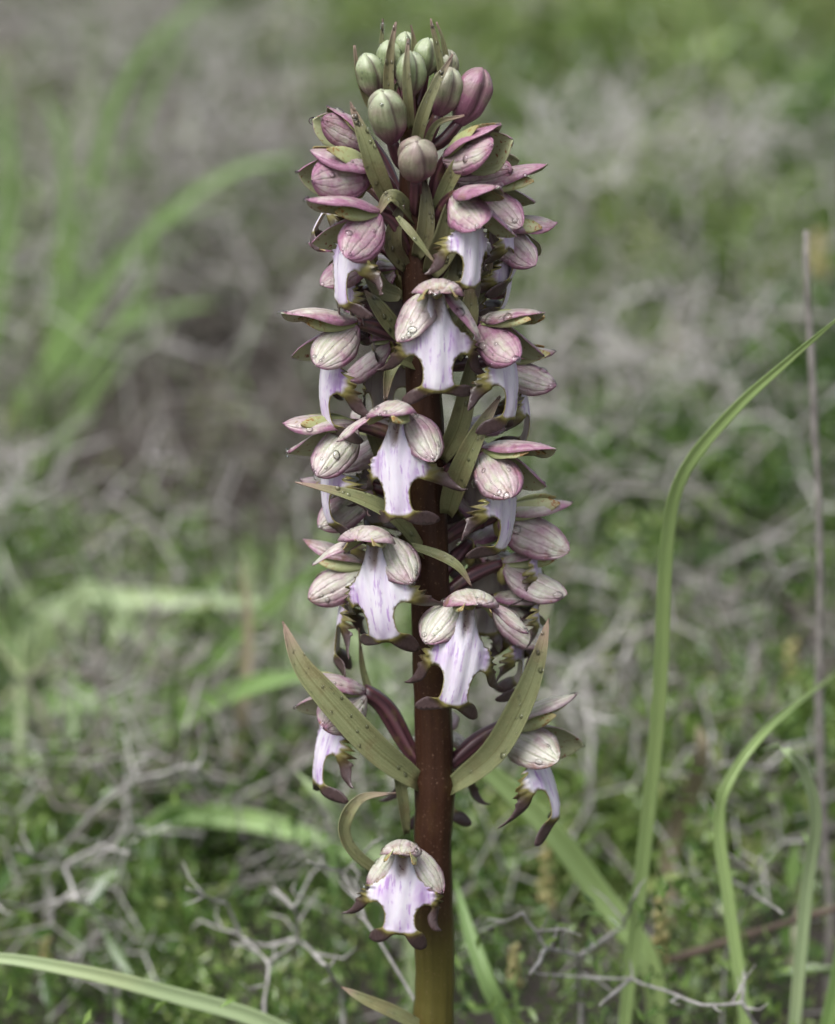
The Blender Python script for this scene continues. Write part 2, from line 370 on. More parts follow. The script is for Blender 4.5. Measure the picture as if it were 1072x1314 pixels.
OVAL = [(0, .30), (.12, .66), (.32, .95), (.52, 1), (.72, .90), (.88, .60), (.96, .32), (1, .04)]
NARROW = [(0, .5), (.25, .9), (.5, 1), (.8, .75), (1, .1)]
LANCE = [(0, .55), (.12, .85), (.35, 1), (.6, .82), (.82, .48), (.95, .18), (1, .02)]
def sheet(name, base, d, n, L, Wd, cup, bend, parent, mats, pr=OVAL, nu=12, nv=16, thick=1.6, tint=0.0, bend0=0.0, wav=1.0, drops=0, world=None, drmax=3.3):
    """petal-like sheet in flower units (photo px); d direction, n outside normal; positive bend turns towards -n"""
    d = Vector(d).normalized(); n = Vector(n); n = (n - d*n.dot(d)).normalized(); x = n.cross(d) * -1.0
    base = Vector(base); pts = []
    pos = Vector((0, 0)); ph = rnd.uniform(0, 6.28); ph2 = rnd.uniform(0, 6.28)
    lastv = 0; ang = bend0; asy = rnd.uniform(-.16, .16)*min(1, wav); tw = rnd.uniform(-.28, .28)*min(1, wav); edg = [rnd.uniform(-.07, .07) for _ in range(8)]
    cen = []
    for j in range(nv+1):
        v = .5 - .5*math.cos(math.pi*j/nv)
        dl = (v-lastv)*L; am = bend0 + bend*((v+lastv)/2)
        pos = pos + Vector((math.cos(am), -math.sin(am))) * dl; lastv = v
        cen.append((v, pos.copy(), bend0 + bend*v))
    for v, p, a in cen:
        t = d*math.cos(a) - n*math.sin(a); nn = n*math.cos(a) + d*math.sin(a)
        hw = Wd/2*prof(pr, v); cu = max(.02, cup)
        for k in range(nu+1):
            u = -1 + 2*k/nu
            rr = hw/cu
            px = rr*math.sin(cu*u) + asy*Wd*.5*math.sin(math.pi*v)*(.4+.6*v) ; pz = rr*(math.cos(cu*u)-1)
            px *= 1 + (edg[int(v*3.99)] if u < 0 else edg[4+int(v*3.99)])*abs(u)*.6
            pz += tw*v*px
            pz += wav*2.2*sstep(.7, 1, abs(u))*math.sin(v*6 + ph2 + (2 if u > 0 else 0))
            pz += wav * (.9*math.sin(u*4 + v*5 + ph) * abs(u) + .5*math.cos(u*9.4)*math.sin(math.pi*v) + .5*math.sin(v*9+ph2+u*2))
            pz -= wav * 1.2*math.exp(-(u/.09)**2)*math.sin(math.pi*v)
            pts.append((base + d*p.x + n*p.y + x*px + nn*pz))
    V, F, FM, UV, A, N = shell(pts, nu, nv, thick)
    o = mesh_obj(name, V*K, F, mats, parent, FM, UV, {'tint': [tint]*len(V)})
    if drops and world is not None:
        put_drops(A*K, N, world, drops, drmax)
    return o
def put_drops(A, N, world, count, rmax):
    nv, nu = A.shape[0], A.shape[1]; R3 = world.to_3x3(); tries = 0; c = 0
    count = int(count*2.6)
    while c < count and tries < count*12:
        tries += 1
        j = rnd.randint(1, nv-2); k = rnd.randint(1, nu-2); fu, fv = rnd.random(), rnd.random()
        p = A[j, k]*(1-fu)*(1-fv) + A[j, min(k+1, nu-1)]*fu*(1-fv) + A[j+1, k]*(1-fu)*fv + A[j+1, min(k+1, nu-1)]*fu*fv
        nn = (R3 @ Vector(N[j, k])).normalized()
        if nn.z < -.25: continue
        DROPS.append((world @ Vector(p), nn, K*min(rmax*2.0, max(.8, rnd.lognormvariate(math.log(rmax*.55), .55))))); c += 1

# ---- stem
STEM_PX = [(556, 1330), (558, 1250), (555, 1100), (558, 1005), (554, 860), (551, 700), (546, 560), (541, 430), (535, 320), (530, 230), (526, 150), (525, 95)]
stem_pts = [BASE + Vector((0, 0, -.004)), BASE + Vector((-.0005, 0, .03))] + [P(a, b, 0) for a, b in STEM_PX]
sp = catmull(stem_pts, 90)
NODE = P(557, 1010, 0)
def stem_r(i):
    t = i/90; return K*prof([(0, 29), (.3, 25.5), (.5, 24.5), (.65, 23), (.8, 19), (.92, 12), (1, 4)], t)
Vv, Ff, RB, UV = tube([p - BASE for p in sp], [stem_r(i)*(1+.018*math.sin(i*1.7)+.02*math.sin(i*.6)+.012*math.sin(i*2.9+1)+.05*math.exp(-((sp[i]-NODE).length/.004)**2)) for i in range(91)], 36, 11, .022, .03)
ztop = sp[-1].z; zb = BASE.z
UV = [(uv[0], (v.z)/(ztop-zb)) for uv, v in zip(UV, Vv)]
stem = mesh_obj('stem', Vv, Ff, M['stem'], orchid, None, UV)
def stem_at(py):
    z = P(550, py, 0).z
    return min(sp, key=lambda p: abs(p.z - z))

# ---- lip
HALF = [(0, -2), (9, -2), (11, 10), (14, 22), (19, 34), (27, 44), (35, 51), (42, 57), (48, 66), (53, 76), (57, 87), (61, 98), (66, 108), (73, 116), (79, 119),
        (71, 121), (62, 118), (54, 111), (48, 102), (43, 93), (37, 87), (31, 85), (26, 87), (22, 93), (19.5, 101), (19, 112), (20, 122), (23, 129),
        (29, 132), (36, 137), (42, 145), (46, 155), (40, 158), (31, 155), (22, 149), (14, 143), (7, 139), (0, 138)]
WHITE = [(0, -4), (8, -4), (11, 20), (17, 35), (24, 46), (28.5, 54), (30.5, 63), (29, 72), (24, 78), (18, 86), (15, 97), (15, 112), (15.5, 119), (9, 124), (0, 125)]
def poly_dist(px, py, poly, closed=True):
    """numpy: distance to polyline and inside flag"""
    P0 = np.array(poly); P1 = np.roll(P0, -1, 0)
    d = np.full(px.shape, 1e9); ins = np.zeros(px.shape, bool)
    for (ax, ay), (bx, by) in zip(P0, P1):
        ex, ey = bx-ax, by-ay; L2 = ex*ex+ey*ey+1e-9
        t = np.clip(((px-ax)*ex+(py-ay)*ey)/L2, 0, 1)
        d = np.minimum(d, np.hypot(px-ax-t*ex, py-ay-t*ey))
        c = ((ay > py) != (by > py)) & (px < (bx-ax)*(py-ay)/(by-ay+1e-12)+ax); ins ^= c
    return d, ins
def build_lip_base():
    h = catmull([(a, b, 0) for a, b in HALF], 150)
    pts = [(max(0, p.x), p.y) for p in h]
    # wavy outer margin between shoulder and arm tip
    out = []
    for i, (a, b) in enumerate(pts):
        f = i/150*(len(HALF)-1)
        if 5 < f < 11: a += 3.0*math.sin((f-5)*6.5)*sstep(5, 6, f)*(1-sstep(9.5, 11, f))
        out.append((a, b))
    full = out + [(-a, b) for a, b in reversed(out[1:-1])]
    # resample
    res = []; acc = 0; last = None
    for p in full + [full[0]]:
        if last is None: res.append(p)
        elif math.dist(p, res[-1]) > 3.0: res.append(p)
        last = p
    if math.dist(res[-1], res[0]) < 2: res.pop()
    xs, ys = [], []
    for r_ in range(-2, 44):
        for c_ in range(-24, 25):
            xs.append(c_*4.2 + (2.1 if r_ % 2 else 0)); ys.append(r_*3.8)
    xs, ys = np.array(xs), np.array(ys); d, ins = poly_dist(xs, ys, res); k = ins & (d > 1.9)
    allp = [Vector(p) for p in res] + [Vector((a, b)) for a, b in zip(xs[k], ys[k])]
    n = len(res)
    v, e, f, _, _, _ = delaunay_2d_cdt(allp, [(i, (i+1) % n) for i in range(n)], [], 1, 1e-4)
    v = np.array([tuple(p) for p in v]); F = [tuple(t) for t in f]
    wp = WHITE + [(-a, b) for a, b in reversed(WHITE[1:-1])]
    dw, iw = poly_dist(v[:, 0], v[:, 1], wp); dw[iw] = 0
    de, _ = poly_dist(v[:, 0], v[:, 1], res)
    from collections import Counter
    ec = Counter(); 
    for t in F:
        for a, b in zip(t, t[1:]+t[:1]): ec[(min(a, b), max(a, b))] += 1
    bnd = [(a, b) for t in F for a, b in zip(t, t[1:]+t[:1]) if ec[(min(a, b), max(a, b))] == 1]
    return v, F, dw, de, bnd
LV, LF, LDW, LDE, LBND = build_lip_base()
def lip(parent, world, arms=(0, 0), armback=(9, 9), curl=25, fwd=30, ln=1.0, lobes=(0, 0), lobeback=(6, 6), drops=0, wide=1.0, start=(0, -4, -3), armcurl=(0,0), round_=1.0, dark=0.0):
    phs = [rnd.uniform(0, 6.28) for _ in range(6)]
    # centreline
    NS = 180; cy, cz, an = [0.0], [0.0], []
    for s in range(NS):
        a = R(fwd+12)*(1-sstep(0, 80, s)) - R(curl+6)*sstep(70, 140, s)
        an.append(a); cy.append(cy[-1]-math.sin(a)); cz.append(cz[-1]-math.cos(a))
    an.append(an[-1])
    pos, dark_, pur, thr = [], [], [], []
    for i, (x, v) in enumerate(LV):
        sd = 0 if x < 0 else 1; sg = -1 if x < 0 else 1; ax = abs(x)
        wa = sstep(36, 52, ax)*sstep(48, 66, v)*(1-sstep(128, 133, v))
        wl = sstep(126, 138, v)*sstep(2, 16, ax)
        if wa > 0 and arms[sd]:
            a = R(arms[sd])*wa; qx, qy = ax-44, v-70
            ax, v2 = 44+qx*math.cos(a)-qy*math.sin(a)*-1, 70+qy*math.cos(a)-qx*math.sin(a); v = v2
        if wl > 0 and lobes[sd]:
            a = R(lobes[sd])*wl; qx, qy = ax-10, v-134
            ax, v = 10+qx*math.cos(a)+qy*math.sin(a), 134+qy*math.cos(a)-qx*math.sin(a)
        arml = max(0, math.hypot(LV[i][0]*sg-42, LV[i][1]-66))*wa
        dep = -17*round_*(min(ax, 60)/45)**2*sstep(10, 50, LV[i][1])
        dep -= armback[sd]*(arml/60)**1.2 - armcurl[sd]*(arml/60)**2.5
        t = 1-sstep(16, 60, LV[i][1])
        dep += t*(6*math.exp(-((ax-8)/3.5)**2) - 5*math.exp(-(ax/4.5)**2))
        dep += 1.3*math.sin(ax*.32+1)*sstep(20, 50, LV[i][1])*(1-sstep(120, 135, LV[i][1]))
        ew = math.exp(-(LDE[i]/5.0)**2)*sstep(24, 44, abs(LV[i][0]))*sstep(40, 52, LV[i][1])*(1-sstep(74, 96, LV[i][1]))
        dep += 7.0*ew*math.sin(LV[i][1]*.62 + phs[sd]) + wa*3*math.sin(LV[i][1]*.075+phs[3+sd])
        dep -= lobeback[sd]*wl*sstep(8, 55, ax)*1.6 - 3*wl*math.sin(ax*.12+phs[2])
        # arms are folded: cross curvature
        dep -= wa*2.5*(1-min(1, LDE[i]/6))
        x2 = sg*ax*wide*.94; vv = v*ln*.94
        s = min(NS-1, max(0, vv)); k = int(s); f = s-k
        y = cy[k]*(1-f)+cy[k+1]*f; z = cz[k]*(1-f)+cz[k+1]*f; a = an[k]
        if vv < 0: z -= vv
        n = Vector((0, -math.cos(a), math.sin(a)))
        pos.append(Vector(start) + Vector((x2, y, z)) + n*dep)
        dk = max(sstep(0, 44, LDW[i]), sstep(0, 26, LDW[i])*sstep(124, 136, LV[i][1]))
        dk = max(dk, .35*sstep(3.2, 0, LDE[i])*sstep(20, 40, LV[i][1])); dk = min(1, dk + dark)
        dark_.append(dk)
        pur.append(min(1, .25 + .75*math.exp(-((abs(LV[i][0])-30)/15)**2)*math.exp(-((LV[i][1]-64)/22)**2)*1.3 + .3*sstep(85, 110, LV[i][1])))
        thr.append(math.exp(-(LV[i][0]/6)**2)*(1-sstep(24, 46, LV[i][1])) )
    A = np.array([tuple(p) for p in pos]); n0 = len(A)
    N = np.zeros_like(A)
    for t in LF:
        c = np.cross(A[t[1]]-A[t[0]], A[t[2]]-A[t[0]])
        for q in t: N[q] += c
    N /= (np.linalg.norm(N, axis=1, keepdims=True)+1e-12)
    if N[:, 1].mean() > 0: N = -N; flip = True
    else: flip = False
    th = (1.0 + 1.4*np.clip(LDE/6, 0, 1))[:, None]
    V = np.concatenate([A, A - N*th])
    fr = [t[::-1] if flip else t for t in LF]
    F = fr + [tuple(q+n0 for q in t[::-1]) for t in fr]
    for a, b in LBND:
        F.append((a, b, b+n0, a+n0) if flip else (b, a, a+n0, b+n0))
    UV = [((x+90)/180, v/180) for x, v in LV]*2
    o = mesh_obj('lip', V*K, F, M['lip'], parent, None, UV,
                 {'dark': dark_*2, 'purple': pur*2, 'throat': thr*2, 'back': [0]*n0+[1]*n0})
    for _ in range(drops):
        q = rnd.randrange(n0)
        if LDE[q] > 3: DROPS.append((world @ Vector(A[q]*K), (world.to_3x3() @ Vector(N[q])).normalized(), K*rnd.uniform(.5, 1.3)))
    return o

# ---- flower
SEP = [M['sepal'], M['sepal_in']]
def flower(px, py, dy, yaw, pitch=0, roll=0, s=1.0, has_lip=True, closed=0.0, latL=None, latR=None, lipargs=None, tint=0.0, root=None,
           dors=None, ovary_r=9.5, drops=5, has_ovary=True, petals=True):
    roll += rnd.uniform(-5, 5); s *= rnd.uniform(.97, 1.06); yaw += rnd.uniform(-3, 3)
    loc = P(px, py, dy*K)
    rot = Euler((0, R(roll), 0)).to_matrix().to_4x4()
    Mx = Matrix.Translation(loc) @ Matrix.Rotation(R(yaw), 4, 'Z') @ Matrix.Rotation(R(-pitch), 4, 'X') @ rot @ Matrix.Scale(s, 4)
    # receptacle, column and spur: the flower's own mesh
    V, F = [], []
    cpts = [Vector((0, 9, 4)), Vector((0, 2, 3)), Vector((0, -7, 1)), Vector((0, -15, 2)), Vector((0, -19, 3))]
    a, b, _, _ = tube([p*K for p in cpts], [K*r for r in (8, 9, 7, 7.5, 3)], 12); V += a; F += b
    sc = [Vector((0, 4, -2)), Vector((0, 8, -10)), Vector((0, 9, -18)), Vector((0, 8, -24))]
    a, b, _, _ = tube([p*K for p in sc], [K*r for r in (9, 8.5, 7, 3)], 10); F += [tuple(q+len(V) for q in f) for f in b]; V += a
    fl = mesh_obj('flower', V, F, M['column'], orchid)
    fl.matrix_parent_inverse = Matrix.Identity(4)
    fl.matrix_basis = Matrix.Translation(-BASE) @ Mx
    fl['px_hint'] = 0; del fl['px_hint']
    j = lambda q: rnd.uniform(-q, q)
    # dorsal sepal
    dd = dict(d=(j(.06), -.92, .26+j(.06)-.1*closed), n=(j(.08), .3, 1), L=100+j(6), W=68+j(4), cup=1.05, bend=.62+j(.1)+.25*closed, bend0=-.10)
    dd.update(dors or {}); dd['W'] *= 1+j(.09); dd['L'] *= 1+j(.06); dd['bend'] += j(.15)
    sheet('dorsal_sepal', (0, 10, 10), dd['d'], dd['n'], dd['L'], dd['W'], dd['cup'], dd['bend'], fl, SEP, tint=tint+j(.12), bend0=dd['bend0'], drops=drops, world=Mx)
    for sg, cust in ((-1, latL), (1, latR)):
        c = dict(d=(sg*(.52-.34*closed)+j(.06), -.70-.2*closed, -.46+.30*closed+j(.07)), n=(sg*.72, -.12, .62-.4*closed), L=90+j(5), W=63+j(4), cup=.9, bend=.35+j(.12), bend0=-.05, tint=tint+j(.12))
        if cust == 'edge':       # strap-like: turned edge-on, arching outwards and down
            c.update(d=(sg*.85, -.42, .12), n=(sg*.1, .05, 1), L=82, W=42, cup=.8, bend=1.15+j(.2), bend0=-.1)
        elif cust == 'front':    # hanging beside the lip, its outside turned to the viewer
            c.update(d=(sg*.50+j(.06), -.42, -.74), n=(sg*.42, -.72, .48), L=76+j(4), W=62+j(4), cup=.95, bend=.55, bend0=-.25)
        elif cust: c.update(cust)
        sheet('lateral_sepal', (sg*11, 7, 3), c['d'], c['n'], c['L'], c['W'], c['cup'], c['bend'], fl, SEP, tint=c['tint'], bend0=c['bend0'], drops=drops, world=Mx)
    if petals:
        for sg in (-1, 1):
            sheet('petal', (sg*9, 5, 6), (sg*.20, -.97, .06+j(.05)), (sg*.75, .2, .6), 72+j(6), 26, .35, .45, fl, [M['petal'], M['petal']], NARROW, 6, 10, 1.2, bend0=-.15, wav=.6)
    if has_lip:
        la = dict(lipargs or {}); aa = la.get('arms', (0, 0)); la['arms'] = (aa[0]+j(14), aa[1]+j(14)); lb = la.get('lobes', (0, 0)); la['lobes'] = (lb[0]+j(14), lb[1]+j(14))
        la['wide'] = la.get('wide', 1)*(1+j(.09)); la['ln'] = la.get('ln', 1)*(1+j(.06)); la['round_'] = la.get('round_', 1)*(1+j(.35))
        la['armcurl'] = (la.get('armcurl', (0, 0))[0]+j(14), la.get('armcurl', (0, 0))[1]+j(14)); la['curl'] = la.get('curl', 25)+j(6)
        lip(fl, Mx, drops=3, **la)
    if has_ovary:
        r0 = stem_at(root if root else py+38)
        q0 = r0; q3 = Mx @ Vector((0, 8*K, 4*K)); back = (Mx.to_3x3() @ Vector((0, 1, -.15))).normalized()
        out = (q3 - q0); out.z = 0; out = out.normalized() if out.length > 1e-5 else Vector((0, -1, 0)); Ld = (q3-q0).length
        q1 = q0 + out*Ld*.35 + Vector((0, 0, Ld*.28)); q2 = q3 + back*Ld*.38
        pts = [((1-t)**3)*q0 + 3*t*(1-t)**2*q1 + 3*t*t*(1-t)*q2 + t**3*q3 for t in [i/16 for i in range(17)]]
        inv = Mx.inverted()
        rad = [K/s*s*prof([(0, .45), (.3, .8), (.6, 1), (.88, .8), (1, .75)], i/16)*ovary_r for i in range(17)]
        a, b, rb, uv = tube([inv @ p for p in pts], rad, 18, 6, .10, .12)
        mesh_obj('ovary', a, b, M['ovary'], fl, None, uv, {'rib': rb})
    return fl

E = 'edge'; FR = 'front'
HOOD = dict(d=(0, -.80, .50), L=82, W=80, cup=1.0, bend=1.30)
# upper left and right, half open
flower(468, 218, -22, -60, 18, 6, 1.02, False, .75, tint=.28, drops=6, root=300)
flower(470, 182, 22, -66, 40, 0, .86, False, .9, tint=.3, drops=4, root=275)
flower(582, 202, -12, 52, 34, 0, .98, False, .85, tint=.3, drops=5, root=290)
flower(592, 226, 40, 78, 30, 0, .92, False, .7, tint=.15, drops=3, root=300)
# upper right open pair
flower(618, 240, 26, 78, 8, -4, .96, True, 0, tint=.25, drops=4, lipargs=dict(fwd=35, curl=20), root=320)
flower(640, 290, 40, 84, -6, 0, .86, True, .25, tint=.1, drops=4, lipargs=dict(fwd=20, curl=20), root=340)
flower(594, 254, -58, 33, 2, 4, .94, True, .15, tint=.22, drops=4, latL=dict(d=(-.15, -.75, -.25), n=(-.6, -.45, .6)), lipargs=dict(arms=(0, 5), armback=(0, 12), fwd=30, curl=5, wide=.85, ln=.98, lobeback=(0, 6)), root=330)
# upper left
flower(476, 276, -46, -58, 4, 3, .98, True, .05, tint=.22, drops=6, lipargs=dict(fwd=46, curl=0, wide=.85, armback=(6, 4)), root=340)
flower(462, 236, 40, -100, 30, 0, .74, True, .2, tint=.1, lipargs=dict(fwd=30, curl=0), root=300, petals=False)
flower(470, 318, 36, -92, -4, 0, .90, True, .2, tint=.1, lipargs=dict(fwd=26, curl=10), root=370)
# between the upper rows, turned away
flower(510, 350, 52, -138, 0, 0, .90, True, 0, tint=.05, root=400)
flower(588, 330, 52, 142, 0, 0, .90, True, 0, tint=.05, root=390)
# centre
flower(560, 376, -82, 1, 0, 0, .98, True, 0, latL=FR, latR=dict(d=(.80, -.42, -.45), n=(.5, -.15, .85), L=80, W=48, cup=.85, bend=.95), dors=HOOD, tint=.04, lipargs=dict(arms=(4, -14), armback=(8, 2), armcurl=(0, 14), fwd=20, curl=2, lobeback=(-2, 4), lobes=(-4, 0)), drops=8, root=430)
flower(447, 418, -18, -68, 4, 2, 1.0, True, 0, tint=.0, drops=8, lipargs=dict(fwd=26, curl=18), root=450)
flower(505, 440, 55, -148, 0, 0, .98, True, 0, lipargs=dict(fwd=40, curl=0), root=480)
flower(628, 416, -34, 62, 6, 0, 1.0, True, 0, tint=.10, drops=8, lipargs=dict(arms=(-5, 0), fwd=24, curl=18, armback=(4, 10)), root=450)
flower(642, 464, 46, 100, 8, 0, .92, True, .2, tint=-.1, root=490)
flower(512, 534, -76, -22, 0, -8, .98, True, 0, latL=E, latR=FR, dors=HOOD, drops=8, tint=.0, lipargs=dict(arms=(0, 0), fwd=26, curl=10, armback=(10, 4), lobes=(-5, -10), wide=.95), root=590)
flower(446, 549, -10, -70, 2, 0, .98, True, 0, tint=-.12, drops=8, lipargs=dict(fwd=26, curl=20), root=590)
flower(500, 560, 52, -140, 0, 0, .95, True, 0, tint=-.05, root=600)
flower(630, 582, -34, 60, 0, 2, 1.0, True, 0, tint=.14, drops=8, lipargs=dict(arms=(0, 0), fwd=26, curl=20, armback=(0, 8)), root=620)
flower(600, 560, 56, 150, 0, 0, .95, True, 0, root=610)
flower(648, 664, 46, 96, 10, 0, 1.08, True, .25, tint=-.15, root=700)
flower(565, 630, 66, 172, 0, 0, .95, True, 0, root=680)
flower(483, 693, -78, -20, 0, -6, 1.0, True, 0, latL=E, latR=FR, dors=HOOD, drops=9, tint=-.2, lipargs=dict(arms=(-8, 0), fwd=28, curl=20, armback=(10, 4), lobes=(-8, -16), wide=1.02), root=745)
flower(468, 728, 40, -98, 6, 0, 1.0, True, .2, tint=-.10, lipargs=dict(fwd=22, curl=-4, dark=.1), root=780)
flower(600, 774, -82, 9, 0, 6, .98, True, 0, latL=FR, latR=E, dors=HOOD, drops=9, tint=-.2, lipargs=dict(arms=(-6, 2), fwd=22, curl=8, armback=(6, 3), lobes=(10, 4)), root=830)
flower(652, 726, 38, 104, 4, 0, 1.0, True, .1, tint=-.15, lipargs=dict(fwd=30, curl=16), root=780)
flower(642, 772, 40, 92, 2, 0, .92, True, .1, tint=-.2, lipargs=dict(fwd=26, curl=14), root=810)
flower(470, 628, 44, -96, 2, 0, .92, True, .1, tint=-.1, lipargs=dict(fwd=26, curl=14), root=670)
flower(606, 700, 58, 150, 4, 0, 1.0, True, .1, tint=-.2, root=750)
flower(458, 890, 0, -66, 16, 0, 1.02, True, .1, tint=-.05, drops=5, lipargs=dict(fwd=26, curl=20), root=990, ovary_r=13)
flower(656, 934, 8, 74, 20, 0, 1.06, True, .2, tint=-.5, drops=4, lipargs=dict(fwd=20, curl=20, armback=(8, 8)), root=1000, ovary_r=11)
flower(560, 938, 66, 178, 0, 0, 1.0, True, 0, tint=-.35, root=990)
flower(519, 1092, -80, -4, 0, 0, .92, True, 0, tint=-.22, drops=4, dors=dict(HOOD, L=70, W=70),
       latL=dict(d=(-.66, -.40, -.68), n=(-.5, -.6, .5), W=46, L=70, cup=1.1, bend=.6), latR=dict(d=(.68, -.40, -.64), n=(.4, -.7, .5), L=74, W=54, cup=1.0, bend=.5),
       lipargs=dict(arms=(-10, -14), fwd=18, curl=12, armback=(12, 2), ln=.90, wide=1.08, lobes=(-6, -14), round_=.7), root=1140)

# ---- bracts: (x, y, depth px) from base to tip, width, how far turned towards the camera
BR = [
 ([(540, 1006, -12), (482, 962, -46), (420, 896, -62), (384, 850, -58), (363, 797, -44)], 46, .0, (.3, -1, .35)),
 ([(576, 1012, -12), (634, 966, -42), (672, 900, -52), (692, 845, -48), (704, 793, -40)], 42, .0, (-.3, -1, .3)),
 ([(545, 712, -20), (505, 664, -52), (455, 638, -66), (379, 618, -74)], 32, .0, (.1, -.8, .8)),
 ([(515, 698, -40), (560, 712, -58), (588, 728, -66), (606, 752, -66)], 20, .05, (.1, -.7, .9)),
 ([(574, 660, -18), (588, 615, -44), (612, 560, -58), (642, 508, -50)], 40, .1, (-.2, -1, .2)),
 ([(568, 590, -18), (590, 545, -38), (602, 490, -44), (612, 430, -36)], 36, .25, (-.1, -1, .1)),
 ([(500, 262, -24), (482, 220, -44), (468, 180, -50), (449, 131, -44)], 34, .05, (.2, -1, .2)),
 ([(556, 280, -22), (580, 228, -36), (606, 190, -40), (640, 158, -34)], 26, .1, (-.2, -1, .3)),
 ([(510, 278, -58), (532, 304, -72), (562, 342, -74)], 13, .15, (.3, -1, .4)),
 ([(552, 352, -20), (572, 312, -36), (582, 270, -36), (588, 235, -30)], 42, .45, (0, -1, .1)),
 ([(520, 440, -10), (498, 412, -28), (482, 390, -30), (468, 372, -26)], 30, .2, (.2, -1, .3)),
 ([(585, 460, -16), (598, 420, -30), (604, 390, -30), (600, 352, -26)], 36, .3, (-.1, -1, .1)),
 ([(522, 1070, -10), (516, 1020, -22), (508, 980, -26), (498, 950, -22)], 20, .1, (.3, -1, 0)),
 ([(520, 930, 20), (480, 895, 30), (466, 860, 34), (461, 806, 34)], 14, .0, (.3, -1, 0)),
 ([(510, 1135, -20), (456, 1098, -52), (440, 1062, -56), (462, 1026, -52), (508, 1017, -46)], 28, .1, (.5, -.6, .7)),
 ([(560, 1330, -12), (510, 1302, -36), (470, 1284, -44), (438, 1266, -44)], 26, -.1, (.1, -.8, .7)),
 ([(535, 285, -10), (512, 258, -40), (498, 254, -46), (484, 278, -48)], 28, .2, (0, -.8, .6)),
 ([(545, 250, -14), (545, 200, -22), (560, 160, -26), (596, 148, -30)], 13, .1, (0, -1, .4)),
 ([(532, 560, -15), (500, 590, 14), (480, 560, 20), (462, 520, 20)], 30, .2, (0, -1, .1)),
 ([(560, 420, -10), (590, 400, 10), (620, 365, 20), (632, 330, 18)], 34, .3, (0, -1, .1)),
 ([(515, 380, -10), (490, 370, 6), (474, 342, 12), (466, 310, 12)], 34, .35, (0, -1, .1)),
 ([(540, 470, -12), (512, 460, -30), (500, 478, -40), (494, 520, -40)], 26, .2, (.2, -1, .3)),
 ([(522, 345, -14), (505, 318, -30), (508, 285, -34), (520, 255, -30)], 30, .6, (.1, -1, .1)),
 ([(535, 330, -22), (546, 300, -34), (548, 262, -34), (544, 225, -30)], 30, .55, (-.1, -1, .1)),
 ([(560, 400, -14), (580, 372, -24), (588, 340, -22), (584, 312, -16)], 30, .5, (-.1, -1, .1)),
 # bracts of the bud cluster
 ([(490, 160, 6), (472, 130, 0), (460, 95, -2), (455, 58, 0)], 12, 0.38, (.3, -1, 0)),
 ([(505, 150, -16), (499, 112, -28), (501, 70, -28), (508, 28, -22)], 18, 0.33, (0, -1, .1)),
 ([(498, 120, 20), (492, 80, 26), (490, 52, 26), (492, 24, 24)], 10, 0.23, (0, -1, .1)),
 ([(528, 165, -32), (524, 128, -46), (522, 88, -46), (524, 50, -34)], 16, 0.38, (0, -1, .1)),
 ([(530, 110, 16), (530, 80, 18), (532, 58, 18), (528, 32, 16)], 13, 0.28, (0, -1, .1)),
 ([(565, 130, 4), (566, 90, -4), (560, 55, -6), (552, 24, -4)], 12, 0.33, (0, -1, .1)),
 ([(572, 120, 16), (573, 80, 14), (568, 50, 14), (561, 28, 14)], 9, 0.28, (0, -1, .1)),
 ([(532, 200, -20), (542, 152, -40), (560, 108, -42), (582, 70, -34)], 21, 0.38, (-.1, -1, .2)),
 ([(500, 150, -10), (503, 128, -20), (508, 112, -22), (517, 99, -22)], 10, 0.38, (0, -1, .1)),
]
def bract(pts, wd, tint, nh):
    wp = [P(a, b, c*K) - BASE for a, b, c in pts]
    nv, nu = 20, 8; cl = catmull(wp, nv); nh = Vector(nh).normalized(); G = []
    ph = rnd.uniform(0, 6)
    for i, p in enumerate(cl):
        t = (cl[min(i+1, nv)] - cl[max(0, i-1)]).normalized(); n = (nh - t*nh.dot(t)).normalized(); x = t.cross(n)
        v = i/nv; hw = wd/2*prof(LANCE, v)*K*(.86 if wd > 40 else .78)
        for k in range(nu+1):
            u = -1+2*k/nu
            G.append(p + x*(hw*math.sin(u*.95)/.95*1.1) - n*(-.42*hw*u*u) + n*K*(.7*math.sin(v*7+u*2+ph)*abs(u) - 1.2*math.exp(-(u/.2)**2)*(1-v)))
    V, F, FM, UV, A, N = shell(G, nu, nv, K*1.8)
    o = mesh_obj('bract', V, F, M['bract'], orchid, None, UV, {'tint': [max(0, tint)]*len(V)})
    put_drops(A, -N if N[:, :, 1].mean() > 0 else N, Matrix.Translation(BASE), int(wd*.3), 2.4)
for b_ in BR: bract(*b_)

